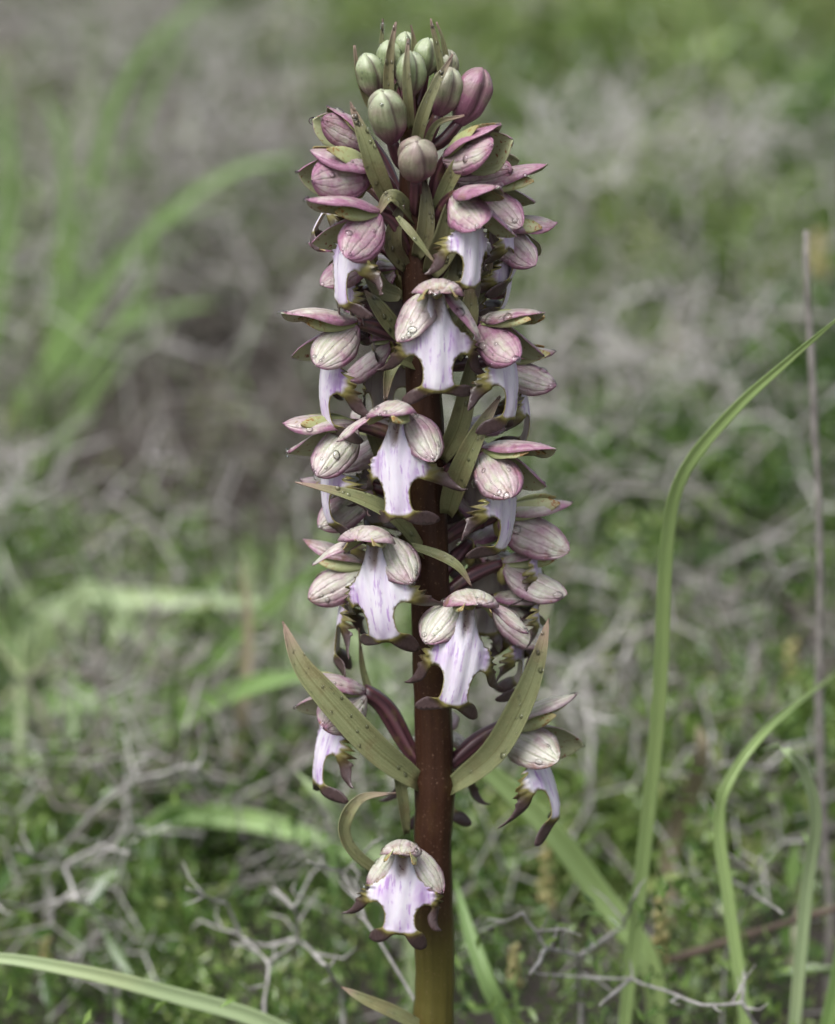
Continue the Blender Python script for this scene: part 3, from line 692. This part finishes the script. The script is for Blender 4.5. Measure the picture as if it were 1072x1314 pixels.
# ---- buds: centre, depth, length, width, lean (deg, + right), lean to camera, tint, spin
BU = [
 (476, 98, 2, 58, 40, -14, 10, -.35, .2), (500, 78, 26, 50, 36, -4, 0, -.45, 1.0), (527, 95, -18, 56, 40, 2, 10, -.42, 1.9),
 (547, 74, 18, 48, 38, 8, 0, -.55, .4), (571, 118, -6, 62, 44, 16, 8, -.10, 2.2), (604, 124, 6, 76, 48, 24, 6, .55, .9),
 (497, 150, -40, 74, 50, -10, 26, -.12, .52), (535, 206, -56, 66, 52, 0, 40, .18, .52), (520, 62, 34, 40, 30, 2, 0, -.5, 1.1), (572, 88, 24, 46, 32, 12, 0, -.2, 1.4),
]
def bud(px, py, dy, L, Wd, lean, front, tint, spin):
    c = P(px, py, dy*K)
    axis_ = Euler((R(front), R(lean), 0)).to_matrix()
    nv, ns = 22, 36; V, UV, CR = [], [], []
    for i in range(nv+1):
        v = i/nv; z = (v-.5)*L
        r = Wd/2*prof([(0, .30), (.1, .52), (.3, .86), (.55, 1), (.78, .88), (.92, .56), (.98, .30), (1, .12)], v)
        for k in range(ns):
            th = 2*math.pi*k/ns + spin; q = abs(math.cos(1.5*th))
            lob = .80 + .20*sstep(0, .75, q)
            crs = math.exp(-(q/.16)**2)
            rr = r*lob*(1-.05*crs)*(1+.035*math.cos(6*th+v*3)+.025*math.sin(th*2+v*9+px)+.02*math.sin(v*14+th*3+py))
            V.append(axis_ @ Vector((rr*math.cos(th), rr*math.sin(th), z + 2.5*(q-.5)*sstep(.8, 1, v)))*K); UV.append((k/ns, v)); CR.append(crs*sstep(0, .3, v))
    F = [(i*ns+k, i*ns+(k+1) % ns, (i+1)*ns+(k+1) % ns, (i+1)*ns+k) for i in range(nv) for k in range(ns)]
    F.append(tuple(range(ns-1, -1, -1))); F.append(tuple(nv*ns+k for k in range(ns)))
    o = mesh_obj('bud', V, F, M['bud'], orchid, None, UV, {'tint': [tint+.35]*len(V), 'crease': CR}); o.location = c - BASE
    Vn = np.array([tuple(v) for v in V]).reshape(nv+1, ns, 3); Nn = Vn/np.linalg.norm(Vn, axis=2, keepdims=True)
    put_drops(Vn, Nn, Matrix.Translation(c), 9, 1.6)
    # stalk / ovary to the stem
    q3 = c + axis_ @ Vector((0, 0, -L*.45*K)); q0 = stem_at(py + 75); 
    pts = catmull([q0 - c, (q0*.4+q3*.6 + Vector((0, 0, -.002))) - c, q3 - c], 8)
    a, b, rb, uv = tube(pts, [K*(7+1.5*math.sin(math.pi*i/8)) for i in range(9)], 14, 6, .1, .1)
    mesh_obj('ovary', a, b, M['ovary'], o, None, uv, {'rib': rb})
for b_ in BU: bud(*b_)

# ---- rain drops
def build_drops():
    nu, nv = 10, 6; U = []; Fq = []
    for i in range(nv+1):
        ph = math.pi*(.62)*i/nv
        for k in range(nu):
            th = 2*math.pi*k/nu; U.append((math.sin(ph)*math.cos(th), math.sin(ph)*math.sin(th), math.cos(ph)))
    for i in range(nv):
        for k in range(nu): Fq.append((i*nu+k, (i+1)*nu+k, (i+1)*nu+(k+1) % nu, i*nu+(k+1) % nu))
    U = np.array(U); Fq = np.array(Fq); VV, FF = [], []; off = 0
    for p, n, r in DROPS:
        q = n.to_track_quat('Z', 'Y').to_matrix(); Q = np.array(q)
        sx = rnd.uniform(.8, 1.2)
        A = U*np.array([r*sx, r/sx, r*.5]) @ Q.T + np.array(p) + np.array(n)*r*.05
        VV.append(A); FF.append(Fq+off); off += len(U)
    o = big_mesh('water_droplets', np.concatenate(VV), np.concatenate(FF), M['water'], smooth=True)
    tag(o, 'clear raindrops beaded over the orchid sepals, buds and bracts', 'water drops', kind='stuff')
build_drops()

# ------------------------------------------------------------------ single grass blades, stalks, twigs behind the orchid
def ground_start(p): return Vector((p.x, p.y, float(gz(p.x, p.y)) - .004))
def settle(pts):
    """bring a path forward until none of it lies under the soil"""
    sh = 0.0
    for a, b, c in pts:
        while c - sh > .02:
            p = P(a, b, c - sh)
            if p.z > float(gz(p.x, p.y)) + .026: break
            sh += .01
    return [(a, b, c - sh) for a, b, c in pts]
def blade(pts, wd, mat, label, toground=True, twist=0.0, group=None, tipw=.05):
    """pts: (px, py, metres behind the orchid) from base to tip"""
    pts = settle(pts); wp = [P(a, b, c) for a, b, c in pts]; kk = kpx(wp[len(wp)//2])
    if toground:
        g = ground_start(wp[0] + (wp[0]-wp[1])*.15)
        if (wp[0]-g).length > .012: wp = [g] + wp
    base = wp[0].copy(); nv, nu = 36, 6
    cl = catmull(wp, nv); G = []; ph = rnd.uniform(0, 6)
    for i, p in enumerate(cl):
        t = (cl[min(i+1, nv)]-cl[max(0, i-1)]).normalized(); v = i/nv
        nh = Vector((math.sin(twist*(v-.3)) + .2, -math.cos(twist*(v-.3)), .35)); n = (nh - t*nh.dot(t)).normalized(); x = t.cross(n)
        hw = wd/2*kk*prof([(0, .75), (.3, 1), (.6, .92), (.85, .55), (1, tipw)], v)
        for k in range(nu+1):
            u = -1+2*k/nu; G.append(p + x*hw*u + n*hw*.35*abs(u) - base)
    V, F, FM, UV, A, N = shell(G, nu, nv, kk*1.2)
    o = mesh_obj('grass_blade', V, F, M[mat], None, None, UV); o.location = base
    tag(o, label, 'grass blade', group); return o
GB = 'single grass blades around the orchid'
blade([(800, 1330, .062), (822, 1130, .060), (845, 900, .055), (854, 710, .048), (874, 612, .042), (938, 530, .036), (1010, 464, .03), (1100, 388, .02)], 20, 'g_mid', 'long sharp green grass blade rising and bending right beside the orchid', twist=.5, group=GB)
blade([(1018, 1335, .13), (1034, 1150, .13), (1046, 1050, .125), (1032, 995, .12), (1004, 960, .115), (978, 962, .15)], 18, 'g_pale', 'pale grass blade with folded over tip in the lower right', twist=.3, group=GB)
blade([(958, 1335, .15), (935, 1160, .15), (922, 1060, .15), (936, 1000, .15), (990, 930, .16), (1085, 855, .21)], 17, 'g_mid', 'green grass blade arching from lower right towards the right edge', twist=.6, group=GB)
blade([(835, 1245, .10), (770, 1150, .10), (700, 1060, .095), (615, 980, .09), (560, 935, .085)], 32, 'g_mid', 'wide pale grass blade slanting behind the orchid stem to lower right', twist=.2, group=GB)
blade([(450, 1436, .09), (425, 1370, .088), (340, 1312, .084), (220, 1276, .078), (100, 1246, .072), (-30, 1228, .07), (-170, 1246, .07)], 22, 'g_pale', 'light grass blade lying across the lower left corner', True, .2, GB)
blade([(520, 1140, .13), (470, 1085, .13), (420, 1030, .12), (380, 990, .12)], 20, 'g_pale', 'short pale grass blade just left of the curled bract', True, .2, GB)
blade([(650, 1330, .11), (625, 1260, .11), (600, 1190, .12), (585, 1130, .13)], 22, 'g_green', 'short bright green blade right of the stem at the bottom', True, .2, GB)
blade([(1060, 1335, .10), (1072, 1270, .10), (1085, 1190, .10), (1095, 1120, .1)], 22, 'g_green', 'green blade in the bottom right corner', True, .2, GB)
blade([(860, 1080, .30), (885, 1020, .29), (900, 965, .28), (896, 930, .28)], 26, 'g_dry', 'short blade with withered tip behind the tall sharp blade', True, .2, GB)
UL = [([(20, 560), (70, 470), (140, 360), (215, 275), (300, 220), (390, 200)], 22, 'g_pale', 'blurred green blade arching right in the upper left'),
 ([(0, 560), (50, 470), (120, 370), (190, 300), (290, 255)], 20, 'g_green', 'blurred green blade just under the arching one in the upper left'),
 ([(62, 540), (70, 420), (84, 280), (78, 180), (50, 110)], 24, 'g_pale', 'blurred upright blade near the upper left edge'),
 ([(84, 440), (110, 280), (145, 140), (200, 50), (290, -20)], 24, 'g_pale', 'blurred tall blade leaning right out of the top left'),
 ([(105, 400), (150, 250), (200, 110), (250, 10)], 20, 'g_green', 'blurred tall blade beside the one leaning out of the top left'),
 ([(30, 560), (80, 500), (130, 440), (185, 360), (200, 270)], 26, 'g_green', 'broad blurred blade at the left among dry twigs'),
 ([(-20, 480), (0, 340), (12, 210), (0, 90)], 30, 'g_green', 'blurred blade at the far left edge'),
 ([(40, 520), (120, 440), (200, 400), (280, 390)], 20, 'g_pale', 'blurred blade bending low in the upper left'),
 ([(20, 640), (80, 560), (130, 480), (160, 430)], 22, 'g_green', 'blurred short blade at the left above the middle')]
for p_, w_, m_, l_ in UL: blade([(a, b, .95) for a, b in p_], w_*.8, 'g_green', l_, True, .5, GB)
blade([(-30, 960, .50), (80, 900, .50), (200, 905, .49), (330, 790, .48), (450, 690, .47)], 30, 'g_green', 'blurred blade climbing right behind the left bract', True, .4, GB)
blade([(20, 860, .55), (60, 790, .55), (150, 768, .55), (260, 772, .54), (380, 775, .53)], 28, 'g_pale', 'pale blurred blade lying level left of the flowers', True, .2, GB)
blade([(60, 880, .50), (90, 800, .50), (110, 760, .50), (150, 770, .5), (170, 830, .49)], 26, 'g_pale', 'pale blurred blade folded into an arch on the left', True, .2, GB)
blade([(130, 1010, .42), (220, 930, .42), (320, 880, .41), (420, 862, .40)], 32, 'g_green', 'blurred green blade sloping behind the left bract base', True, .3, GB)
blade([(200, 1060, .36), (300, 1050, .36), (400, 1075, .35), (470, 1110, .34)], 28, 'g_green', 'blurred blade drooping low left of the stem', True, .3, GB)
blade([(420, 940, .40), (380, 850, .40), (360, 760, .4), (365, 680, .4)], 26, 'g_pale', 'blurred upright blade close behind the left flowers', True, .3, GB)
blade([(560, 980, .30), (500, 900, .30), (470, 840, .30), (430, 790, .3)], 34, 'g_pale', 'wide pale blade behind the stem between the two long bracts', True, .3, GB)
blade([(300, 1000, .45), (312, 900, .45), (318, 800, .45), (310, 720, .45)], 16, 'g_dry', 'thin straw coloured blade standing upright on the left', True, .2, GB)
blade([(720, 740, .5), (830, 720, .5), (960, 705, .5), (1090, 720, .5)], 26, 'g_deep', 'dark blurred blade lying level behind the tall sharp blade', True, .2, GB)
blade([(1075, 640, .6), (1000, 560, .6), (930, 540, .6), (860, 570, .6)], 24, 'g_green', 'blurred blade bending left at the right edge', True, .2, GB)

def stick(pts, wd, mat, name, label, cat, toground=True, group=None, wob=1.5, sides=8):
    pts = settle(pts); wp = [P(a, b, c) for a, b, c in pts]; kk = kpx(wp[len(wp)//2])
    if toground: wp = [ground_start(wp[0])] + wp
    base = wp[0].copy(); cl = catmull(wp, 30)
    cl = [p - base + Vector((rnd.uniform(-1, 1), rnd.uniform(-1, 1), 0))*kk*wob for p in cl]
    a, b, rb, uv = tube(cl, [kk*wd/2*(1-.35*i/30)*(1+.18*math.exp(-((i % 10)-5)**2)) for i in range(31)], sides)
    o = mesh_obj(name, a, b, M[mat], None, None, uv); o.location = base; tag(o, label, cat, group); return o
stick([(1066, 1190, .25), (1058, 1050, .25), (1051, 880, .25), (1052, 700, .25), (1043, 480, .25), (1035, 296, .25)], 12, 'stalk', 'dry_stalk', 'thin dry grey stalk standing upright at the right edge', 'dry stalk')
stick([(860, 1232, .26), (960, 1200, .26), (1090, 1160, .26)], 13, 'stick', 'fallen_stick', 'brown fallen stick lying between the lower right grass blades', 'stick', False)

def zigzag(polys, wd, label, dy, spread=.03):
    """a dry forked twig; polys: list of pixel polylines that share their fork points"""
    dy = min(p[2] for p in settle([(a, b, dy + spread) for pl in polys for a, b in pl])) - spread; wd *= .55
    r2 = random.Random(len(label)*7 + int(dy*1000)); cache = {}
    def q(p):
        if p not in cache: cache[p] = P(p[0], p[1], dy + r2.uniform(-spread, spread))
        return cache[p]
    base = ground_start(q(polys[0][0])); kk = kpx(base)
    root = empty('spiny_twig', base); tag(root, label, 'twig', 'grey forked dry twigs')
    for j, pl in enumerate(polys):
        pts = [q(p) - base for p in pl]
        if j == 0: pts = [Vector((0, 0, 0))] + pts
        dense = []
        for a, b in zip(pts, pts[1:]):
            for t in (0, .15, .5, .85): dense.append(a.lerp(b, t) + Vector((r2.uniform(-1, 1), r2.uniform(-1, 1), r2.uniform(-1, 1)))*kk*1.6)
        dense.append(pts[-1])
        n = len(dense)-1
        a, b, rb, uv = tube(dense, [kk*wd/2*(1-.45*i/n) for i in range(n+1)], 7)
        mesh_obj('branch', a, b, M['twig'], root, None, uv)
        for q0, q1 in zip(pts[1:], pts[2:]):
            for _ in range(2):
                p0 = q0.lerp(q1, r2.random()); d = (q1-q0).normalized()*.5 + Vector((r2.uniform(-1, 1), r2.uniform(-1, 1), r2.uniform(-.6, 1)))
                ln_ = kk*r2.uniform(14, 38); p1 = p0 + d.normalized()*ln_; p2 = p1 + (d + Vector((r2.uniform(-1, 1), r2.uniform(-1, 1), r2.uniform(-.6, 1)))*.8).normalized()*ln_*.7
                a, b, rb, uv = tube([p0, p0.lerp(p1, .5), p1, p2], [kk*wd*f for f in (.32, .27, .2, .08)], 6)
                mesh_obj('side_branch', a, b, M['twig'], root, None, uv)
zigzag([[(440, 1275), (420, 1240), (385, 1205), (378, 1165), (400, 1120)], [(385, 1205), (335, 1215), (300, 1195)], [(378, 1165), (350, 1140)]], 11, 'grey forked twig standing just left of the bottom flower', .17)
zigzag([[(150, 1190), (98, 1152), (82, 1112), (20, 1088)], [(98, 1152), (40, 1166), (-10, 1158)], [(82, 1112), (130, 1085), (165, 1095)]], 11, 'pale forked twig in the lower left corner above the lying blade', .20)
zigzag([[(340, 1290), (345, 1235), (310, 1200), (255, 1180)], [(345, 1235), (385, 1205)], [(310, 1200), (290, 1160), (240, 1140)]], 9, 'thin grey twig between the lower left twigs', .21)
zigzag([[(745, 1270), (742, 1226), (702, 1216), (672, 1172), (600, 1202)], [(742, 1226), (800, 1188), (815, 1150)], [(702, 1216), (680, 1250)]], 11, 'pale zigzag twig right of the bottom flower', .16)
zigzag([[(760, 950), (745, 856), (800, 848), (832, 882), (868, 870)], [(745, 856), (700, 838)], [(832, 882), (840, 930)], [(800, 848), (815, 815)]], 12, 'pale forked twig behind the right long bract', .30)
zigzag([[(980, 1330), (952, 1288), (900, 1290), (810, 1256), (720, 1252)], [(952, 1288), (956, 1240)], [(810, 1256), (770, 1290)]], 10, 'grey twig along the bottom edge right of the tall blade', .10, .015)
zigzag([[(985, 1040), (984, 986), (930, 980), (880, 996)], [(984, 986), (1012, 958), (1050, 950)]], 9, 'small forked twig between the lower right blades', .22)
zigzag([[(930, 1230), (962, 1142), (976, 1098)], [(962, 1142), (1004, 1172)], [(962, 1142), (925, 1120)]], 8, 'thin forked twig behind the folded pale blade', .22)
zigzag([[(880, 560), (900, 480), (880, 400), (840, 372), (790, 390)], [(900, 480), (950, 440)], [(880, 400), (915, 360), (910, 320)]], 15, 'blurred pale forked twig right of the upper flowers', .62)
zigzag([[(820, 520), (790, 440), (735, 420), (700, 450)], [(790, 440), (800, 390)]], 14, 'blurred grey forked twig nearest the upper right flowers', .66)
zigzag([[(960, 900), (972, 800), (1000, 740), (985, 700)], [(1000, 740), (1040, 720)], [(972, 800), (930, 770)]], 9, 'grey forked twig left of the upright dry stalk', .38)
zigzag([[(60, 1120), (120, 1040), (175, 1000), (160, 940)], [(175, 1000), (240, 985), (290, 1010)]], 11, 'grey forked twig on the left below the pale arch', .34)
zigzag([[(560, 1330), (470, 1180), (440, 1120), (480, 1080)], [(440, 1120), (395, 1105)]], 9, 'grey twig hidden partly by the bottom flower', .24)

def spike(px, py0, py1, dy, label, wd=24):
    """upright seed spike of small yellow brown florets on a stalk"""
    dy = settle([(px, py1, dy)])[0][2]
    top = P(px, py0, dy); bot = P(px, py1, dy); kk = kpx(top); g = ground_start(bot)
    root = empty('seed_spike', g); tag(root, label, 'seed spike', 'yellow seed spikes in the undergrowth')
    pts = catmull([Vector((0, 0, 0)), (bot-g)*.6 + Vector((.001, 0, 0)), bot-g, top-g], 14)
    a, b, rb, uv = tube(pts, [kk*3.0]*15, 7); mesh_obj('stalk', a, b, M['g_green'], root, None, uv)
    n = 14; nu, nv = 8, 5
    proto = None
    for i in range(n):
        t = i/(n-1); c = (bot-g).lerp(top-g, t); th = i*2.4; rr = kk*wd*.30*(1-.45*t)
        V = []
        if proto is None:
            for a_ in range(nv+1):
                ph = math.pi*a_/nv
                for k in range(nu):
                    q = 2*math.pi*k/nu; r_ = 1+.14*math.sin(3*q+a_)
                    V.append(Vector((math.sin(ph)*math.cos(q)*r_, math.sin(ph)*math.sin(q)*r_, math.cos(ph)*1.25))*kk*wd*.30)
            F = [(a_*nu+k, (a_+1)*nu+k, (a_+1)*nu+(k+1) % nu, a_*nu+(k+1) % nu) for a_ in range(nv) for k in range(nu)]
            o = mesh_obj('floret', V, F, M['spike'], root); proto = o
        else:
            o = proto.copy(); COL.objects.link(o); o.parent = root
        o.location = c + Vector((math.cos(th), math.sin(th), 0))*rr; o.scale = [rnd.uniform(.75, 1.1)*(1-.3*t)]*3; o.rotation_euler = (rnd.uniform(-.4, .4), rnd.uniform(-.4, .4), th)
spike(848, 1150, 1232, .12, 'yellow seed spike right of the tall sharp blade near the bottom')
spike(1016, 826, 896, .28, 'yellow seed spike left of the upright dry stalk')
spike(700, 1076, 1160, .18, 'yellow brown seed spike behind the lower right flower', 22)
spike(1050, 300, 350, .5, 'blurred yellow seed spike near the top of the dry stalk', 24)
spike(868, 410, 460, .7, 'blurred yellow seed spike among pale twigs on the right', 26)
spike(660, 1215, 1262, .13, 'short pinkish yellow seed spike right of the stem at the bottom', 20)
spike(60, 1205, 1240, .16, 'short yellow seed spike in the lower left corner', 18)

# ------------------------------------------------------------------ ground cover
def leaf_cloud(cen, nrm_bias, ln, wd, var):
    """bent leaflets: 2 quads each; cen (n,3)"""
    n = len(cen)
    d = nr.normal(size=(n, 3)); d[:, 2] = np.abs(d[:, 2])*nrm_bias + .1; d /= np.linalg.norm(d, axis=1, keepdims=True)
    a = nr.normal(size=(n, 3)); s = np.cross(d, a); s /= np.linalg.norm(s, axis=1, keepdims=True); u = np.cross(s, d)
    L = ln[:, None]; Wd = wd[:, None]
    p0 = cen; p1 = cen + d*L*.5 + s*Wd*.5 + u*Wd*.15; p2 = cen + d*L - u*L*.15; p3 = cen + d*L*.5 - s*Wd*.5 + u*Wd*.15; pm = cen + d*L*.5 - u*Wd*.1
    V = np.stack([p0, p1, p2, p3, pm], 1).reshape(-1, 3); b = (np.arange(n)*5)[:, None]
    F = np.concatenate([b+np.array([[0, 1, 4]]), b+np.array([[1, 2, 4]]), b+np.array([[2, 3, 4]]), b+np.array([[3, 0, 4]])])
    return V, F, np.repeat(var, 5)
def twig_mass(starts, dirs, seg, rad, var, nseg=4, fork=.75, jitter=.5):
    """zigzag forked twigs as 3-sided tubes; numpy generations"""
    P0, P1, R0, VA = [], [], [], []
    cur, d, v = starts, dirs, var; r = rad
    for g in range(nseg):
        n = len(cur); L = seg*(nr.uniform(.6, 1.3, n))
        nxt = cur + d*L[:, None]
        P0.append(cur); P1.append(nxt); R0.append(np.full(n, r)); VA.append(v)
        a = nr.normal(size=(n, 3)); a -= d*(a*d).sum(1, keepdims=True); a /= np.linalg.norm(a, axis=1, keepdims=True)
        d1 = d*.62 + a*.78; d2 = d*.62 - a*.78
        k2 = nr.random(n) < fork
        cur = np.concatenate([nxt, nxt[k2]]); d = np.concatenate([d1, d2[k2]]); v = np.concatenate([v, v[k2]])
        d[:, 2] = d[:, 2]*.9 + .04; d /= np.linalg.norm(d, axis=1, keepdims=True); r *= .86
    A = np.concatenate(P0); B = np.concatenate(P1); r = np.concatenate(R0)[:, None]; va = np.concatenate(VA); n = len(A)
    t = B-A; t /= np.linalg.norm(t, axis=1, keepdims=True); h = np.where(np.abs(t[:, 2:]) < .9, [[0, 0, 1.]], [[1., 0, 0]])
    x = np.cross(t, h); x /= np.linalg.norm(x, axis=1, keepdims=True); y = np.cross(t, x)
    ring = [(1, 0), (-.5, .866), (-.5, -.866)]
    V = np.stack([A + r*(x*c+y*s) for c, s in ring] + [B + r*.8*(x*c+y*s) for c, s in ring], 1).reshape(-1, 3)
    b = (np.arange(n)*6)[:, None]
    F = np.concatenate([b+np.array([[0, 1, 4, 3]]), b+np.array([[1, 2, 5, 4]]), b+np.array([[2, 0, 3, 5]])])
    return V, F, np.repeat(va, 6)
def rdirs(n, zmin=.1):
    d = nr.normal(size=(n, 3)); d[:, 2] = np.abs(d[:, 2])+zmin; return d/np.linalg.norm(d, axis=1, keepdims=True)

# spiny cushion shrubs: (px of centre at ground level, metres behind, radius, height, leafiness, label)
def shrub(x, y, rad, hgt, ntw, nlf, label, pale=.5, leafvar=.4, lsize=1.0):
    base = Vector((x, y, float(gz(x, y)) - .003)); root = empty('spiny_shrub', base)
    tag(root, label, 'shrub', 'spiny cushion shrubs on the slope')
    def inside(n, fill):
        th = nr.uniform(0, 2*np.pi, n); r = np.sqrt(nr.random(n)); z = nr.random(n)**fill
        lump = 1 + .22*np.sin(3*th + x*40) + .15*np.sin(5*th + y*30)
        rr = r*rad*lump*np.sqrt(np.clip(1-z*z*.85, 0, 1)); return np.stack([rr*np.cos(th), rr*np.sin(th), z*hgt*(.8+.3*lump-.2)], 1)
    st = inside(ntw, .8); V, F, va = twig_mass(st, rdirs(ntw), .018, .0010, np.clip(nr.normal(pale, .22, ntw), 0, 1), 4, .7)
    o = big_mesh('twigs', V, F, M['litter'], {'var': va}); o.parent = root; o['kind'] = 'stuff'
    if nlf:
        ncl = max(6, nlf//30); cl = inside(ncl, .6); ci = nr.integers(0, ncl, nlf); c = cl[ci] + nr.normal(size=(nlf, 3))*.0065
        c[:, 2] = np.maximum(c[:, 2], .001); pass
        V, F, va = leaf_cloud(c, 1.0, nr.uniform(.003, .006, nlf)*lsize, nr.uniform(.0018, .0032, nlf)*lsize, np.clip(leafvar + nr.normal(0, .22, ncl)[ci] + nr.normal(0, .1, nlf), 0, 1))
        o = big_mesh('leaves', V, F, M['herb'], {'var': va}); o.parent = root; o['kind'] = 'stuff'
SH = [
 (-.085, .25, .060, .040, 45, 6200, 'low green leafed spiny shrub in the lower left foreground', .55, .42),
 (-.015, .27, .050, .035, 40, 4600, 'low twiggy shrub behind the orchid foot on the left', .6, .45),
 (.045, .24, .055, .035, 25, 6200, 'small bright green shrub right of the orchid foot', .6, .6),
 (.115, .27, .060, .045, 30, 6000, 'green shrub behind the tall sharp blade at the bottom', .5, .4),
 (-.16, .42, .080, .06, 50, 4000, 'grey twiggy shrub at the left edge below the middle', .7, .45),
 (.09, .44, .090, .085, 55, 8500, 'tangled grey green shrub behind the right long bract', .75, .2),
 (.19, .50, .090, .12, 30, 12500, 'dark green dense shrub at the right edge behind the dry stalk', .5, .10),
 (.10, .75, .120, .13, 120, 10000, 'pale twiggy dry shrub right of the upper flowers', .9, .62),
 (.24, .85, .130, .15, 30, 14000, 'dark green leafy shrub at the upper right edge', .7, .36),
 (.08, 1.15, .150, .13, 40, 16000, 'blurred green shrub behind the top of the orchid on the right', .85, .74),
 (.27, 1.30, .180, .16, 40, 18000, 'blurred light green shrub in the top right corner', .85, .8),
 (-.10, .80, .130, .10, 170, 2500, 'blurred grey twig shrub left of the middle flowers', .7, .45),
 (-.17, 1.10, .150, .12, 170, 4500, 'blurred grey shrub left of the upper flowers', .65, .5),
 (-.28, 1.45, .200, .14, 130, 8500, 'blurred grey brown shrub in the top left corner', .5, .5),
 (-.02, 1.55, .180, .12, 90, 11500, 'blurred grey shrub straight behind the buds', .55, .55),
]
for s_ in SH: shrub(*s_)

def scatter(n, x0, x1, y0, y1): return nr.uniform(x0, x1, n), nr.uniform(y0, y1, n)
# twig litter and dead undergrowth
def litter(n, x0, x1, y0, y1, seg, rad, tone=.34, hh=.035):
    x, y = scatter(n, x0, x1, y0, y1); z = gz(x, y) + nr.random(n)**1.5*hh
    return twig_mass(np.stack([x, y, z], 1), rdirs(n, 0), seg, rad, np.clip(nr.normal(tone, .26, n), 0, 1), 3, .6)
def cat(parts):
    V, F, A, off = [], [], [], 0
    for v, f, a in parts: V.append(v); F.append(f+off); A.append(a); off += len(v)
    return np.concatenate(V), np.concatenate(F), np.concatenate(A)
V, F, va = cat([litter(420, -.75, .75, -.35, 2.4, .018, .0008), litter(330, -.16, .22, .13, .45, .013, .00045, .85, .05), litter(260, -.20, .28, .40, .8, .016, .0006, .8, .10), litter(500, -.17, -.01, .46, .78, .018, .0008, .10, .05), litter(420, -.6, -.02, .6, 1.9, .02, .0009), litter(900, -3, -.75, -1.2, 5, .03, .0014), litter(900, .75, 3, -1.2, 5, .03, .0014), litter(500, -.75, .75, 2.4, 5, .03, .0014)])
tag(big_mesh('dry_twig_litter', V, F, M['litter'], {'var': va}), 'tangle of grey dry twigs covering the slope', 'dry twigs', kind='stuff')
# small herbs
def herbs(ncl, x0, x1, y0, y1, per, size, hmax, spread):
    x, y = scatter(ncl*3, x0, x1, y0, y1)
    keep = nr.random(ncl*3) < np.clip(.42 + .9*x + .25*np.sin(9*x+5*y) + .2*np.sin(4*y-7*x), .06, .95)*.75
    keep &= ~((x < -.012) & (x > -.17) & (y > .46) & (y < .80) & (nr.random(ncl*3) < .85))
    x, y = x[keep], y[keep]; n = len(x)
    cl = np.stack([x, y, gz(x, y)], 1); idx = np.repeat(np.arange(n), per)
    c = cl[idx] + nr.normal(size=(n*per, 3))*np.array([spread, spread, 0]); c[:, 2] += nr.random(n*per)**1.2*hmax*nr.uniform(.4, 1, n)[idx]
    va = np.clip(nr.normal(.42, .32, n)[idx] + nr.normal(0, .12, n*per), 0, 1)
    return leaf_cloud(c, 1.2, nr.uniform(.6, 1.3, n*per)*size, nr.uniform(.22, .42, n*per)*size, va)
V, F, va = cat([herbs(1300, -.75, .75, -.35, 2.4, 90, .0056, .085, .010), herbs(260, -.35, .35, .08, .45, 100, .0038, .045, .008), herbs(260, -.30, -.02, .08, .36, 100, .0040, .045, .008), herbs(900, -.6, .75, .8, 2.4, 46, .014, .13, .012), herbs(900, -3, 3, -1.2, 5, 30, .014, .06, .03)])
tag(big_mesh('low_herbs', V, F, M['herb'], {'var': va}), 'low green small leaved herbs carpeting the slope', 'herbs', kind='stuff')
# grass in the turf
def grass(n, x0, x1, y0, y1, lmin, lmax, wd):
    x, y = scatter(n, x0, x1, y0, y1); z = gz(x, y)
    if y0 > -.5: pass
    L = nr.uniform(lmin, lmax, n)*np.where((y < .16), .45, 1.0); th = nr.uniform(0, 2*np.pi, n); lean = nr.uniform(.1, .9, n); droop = nr.uniform(.3, 1.8, n)
    dx, dy = np.cos(th), np.sin(th); sx, sy = -dy, dx; ns = 6; rows = []
    px, pz = np.zeros(n), np.zeros(n)
    for i in range(ns+1):
        t = i/ns; w_ = wd*(1-.9*t**1.6)*.5
        cx, cy, cz = x+dx*px, y+dy*px, z+pz
        rows.append(np.stack([np.stack([cx+sx*w_, cy+sy*w_, cz], 1), np.stack([cx-sx*w_, cy-sy*w_, cz], 1)], 1))
        a = lean + droop*t; px = px + np.sin(a)*L/ns; pz = pz + np.cos(a)*L/ns
    V = np.stack(rows, 1).reshape(-1, 3); m = 2*(ns+1); b = (np.arange(n)*m)[:, None]
    F = np.concatenate([b+np.array([[2*i, 2*i+1, 2*i+3, 2*i+2]]) for i in range(ns)])
    va = np.clip(nr.normal(.42, .25, n), 0, 1); return V, F, np.repeat(va, m)
V, F, va = cat([grass(1500, -.75, .75, .12, 2.4, .03, .11, .0028), grass(1100, -.40, .03, .22, .42, .04, .11, .0040), grass(420, -.5, -.13, .50, 1.2, .06, .16, .0050), grass(900, .0, .6, .8, 2.2, .04, .12, .005), grass(5000, -3, 3, 1.0, 5, .05, .16, .005), grass(1500, -3, 3, -1.2, .0, .02, .05, .004)])
tag(big_mesh('meadow_grass', V, F, M['cover'], {'var': va}), 'thin scattered grass leaves growing through the twigs', 'grass', kind='stuff')
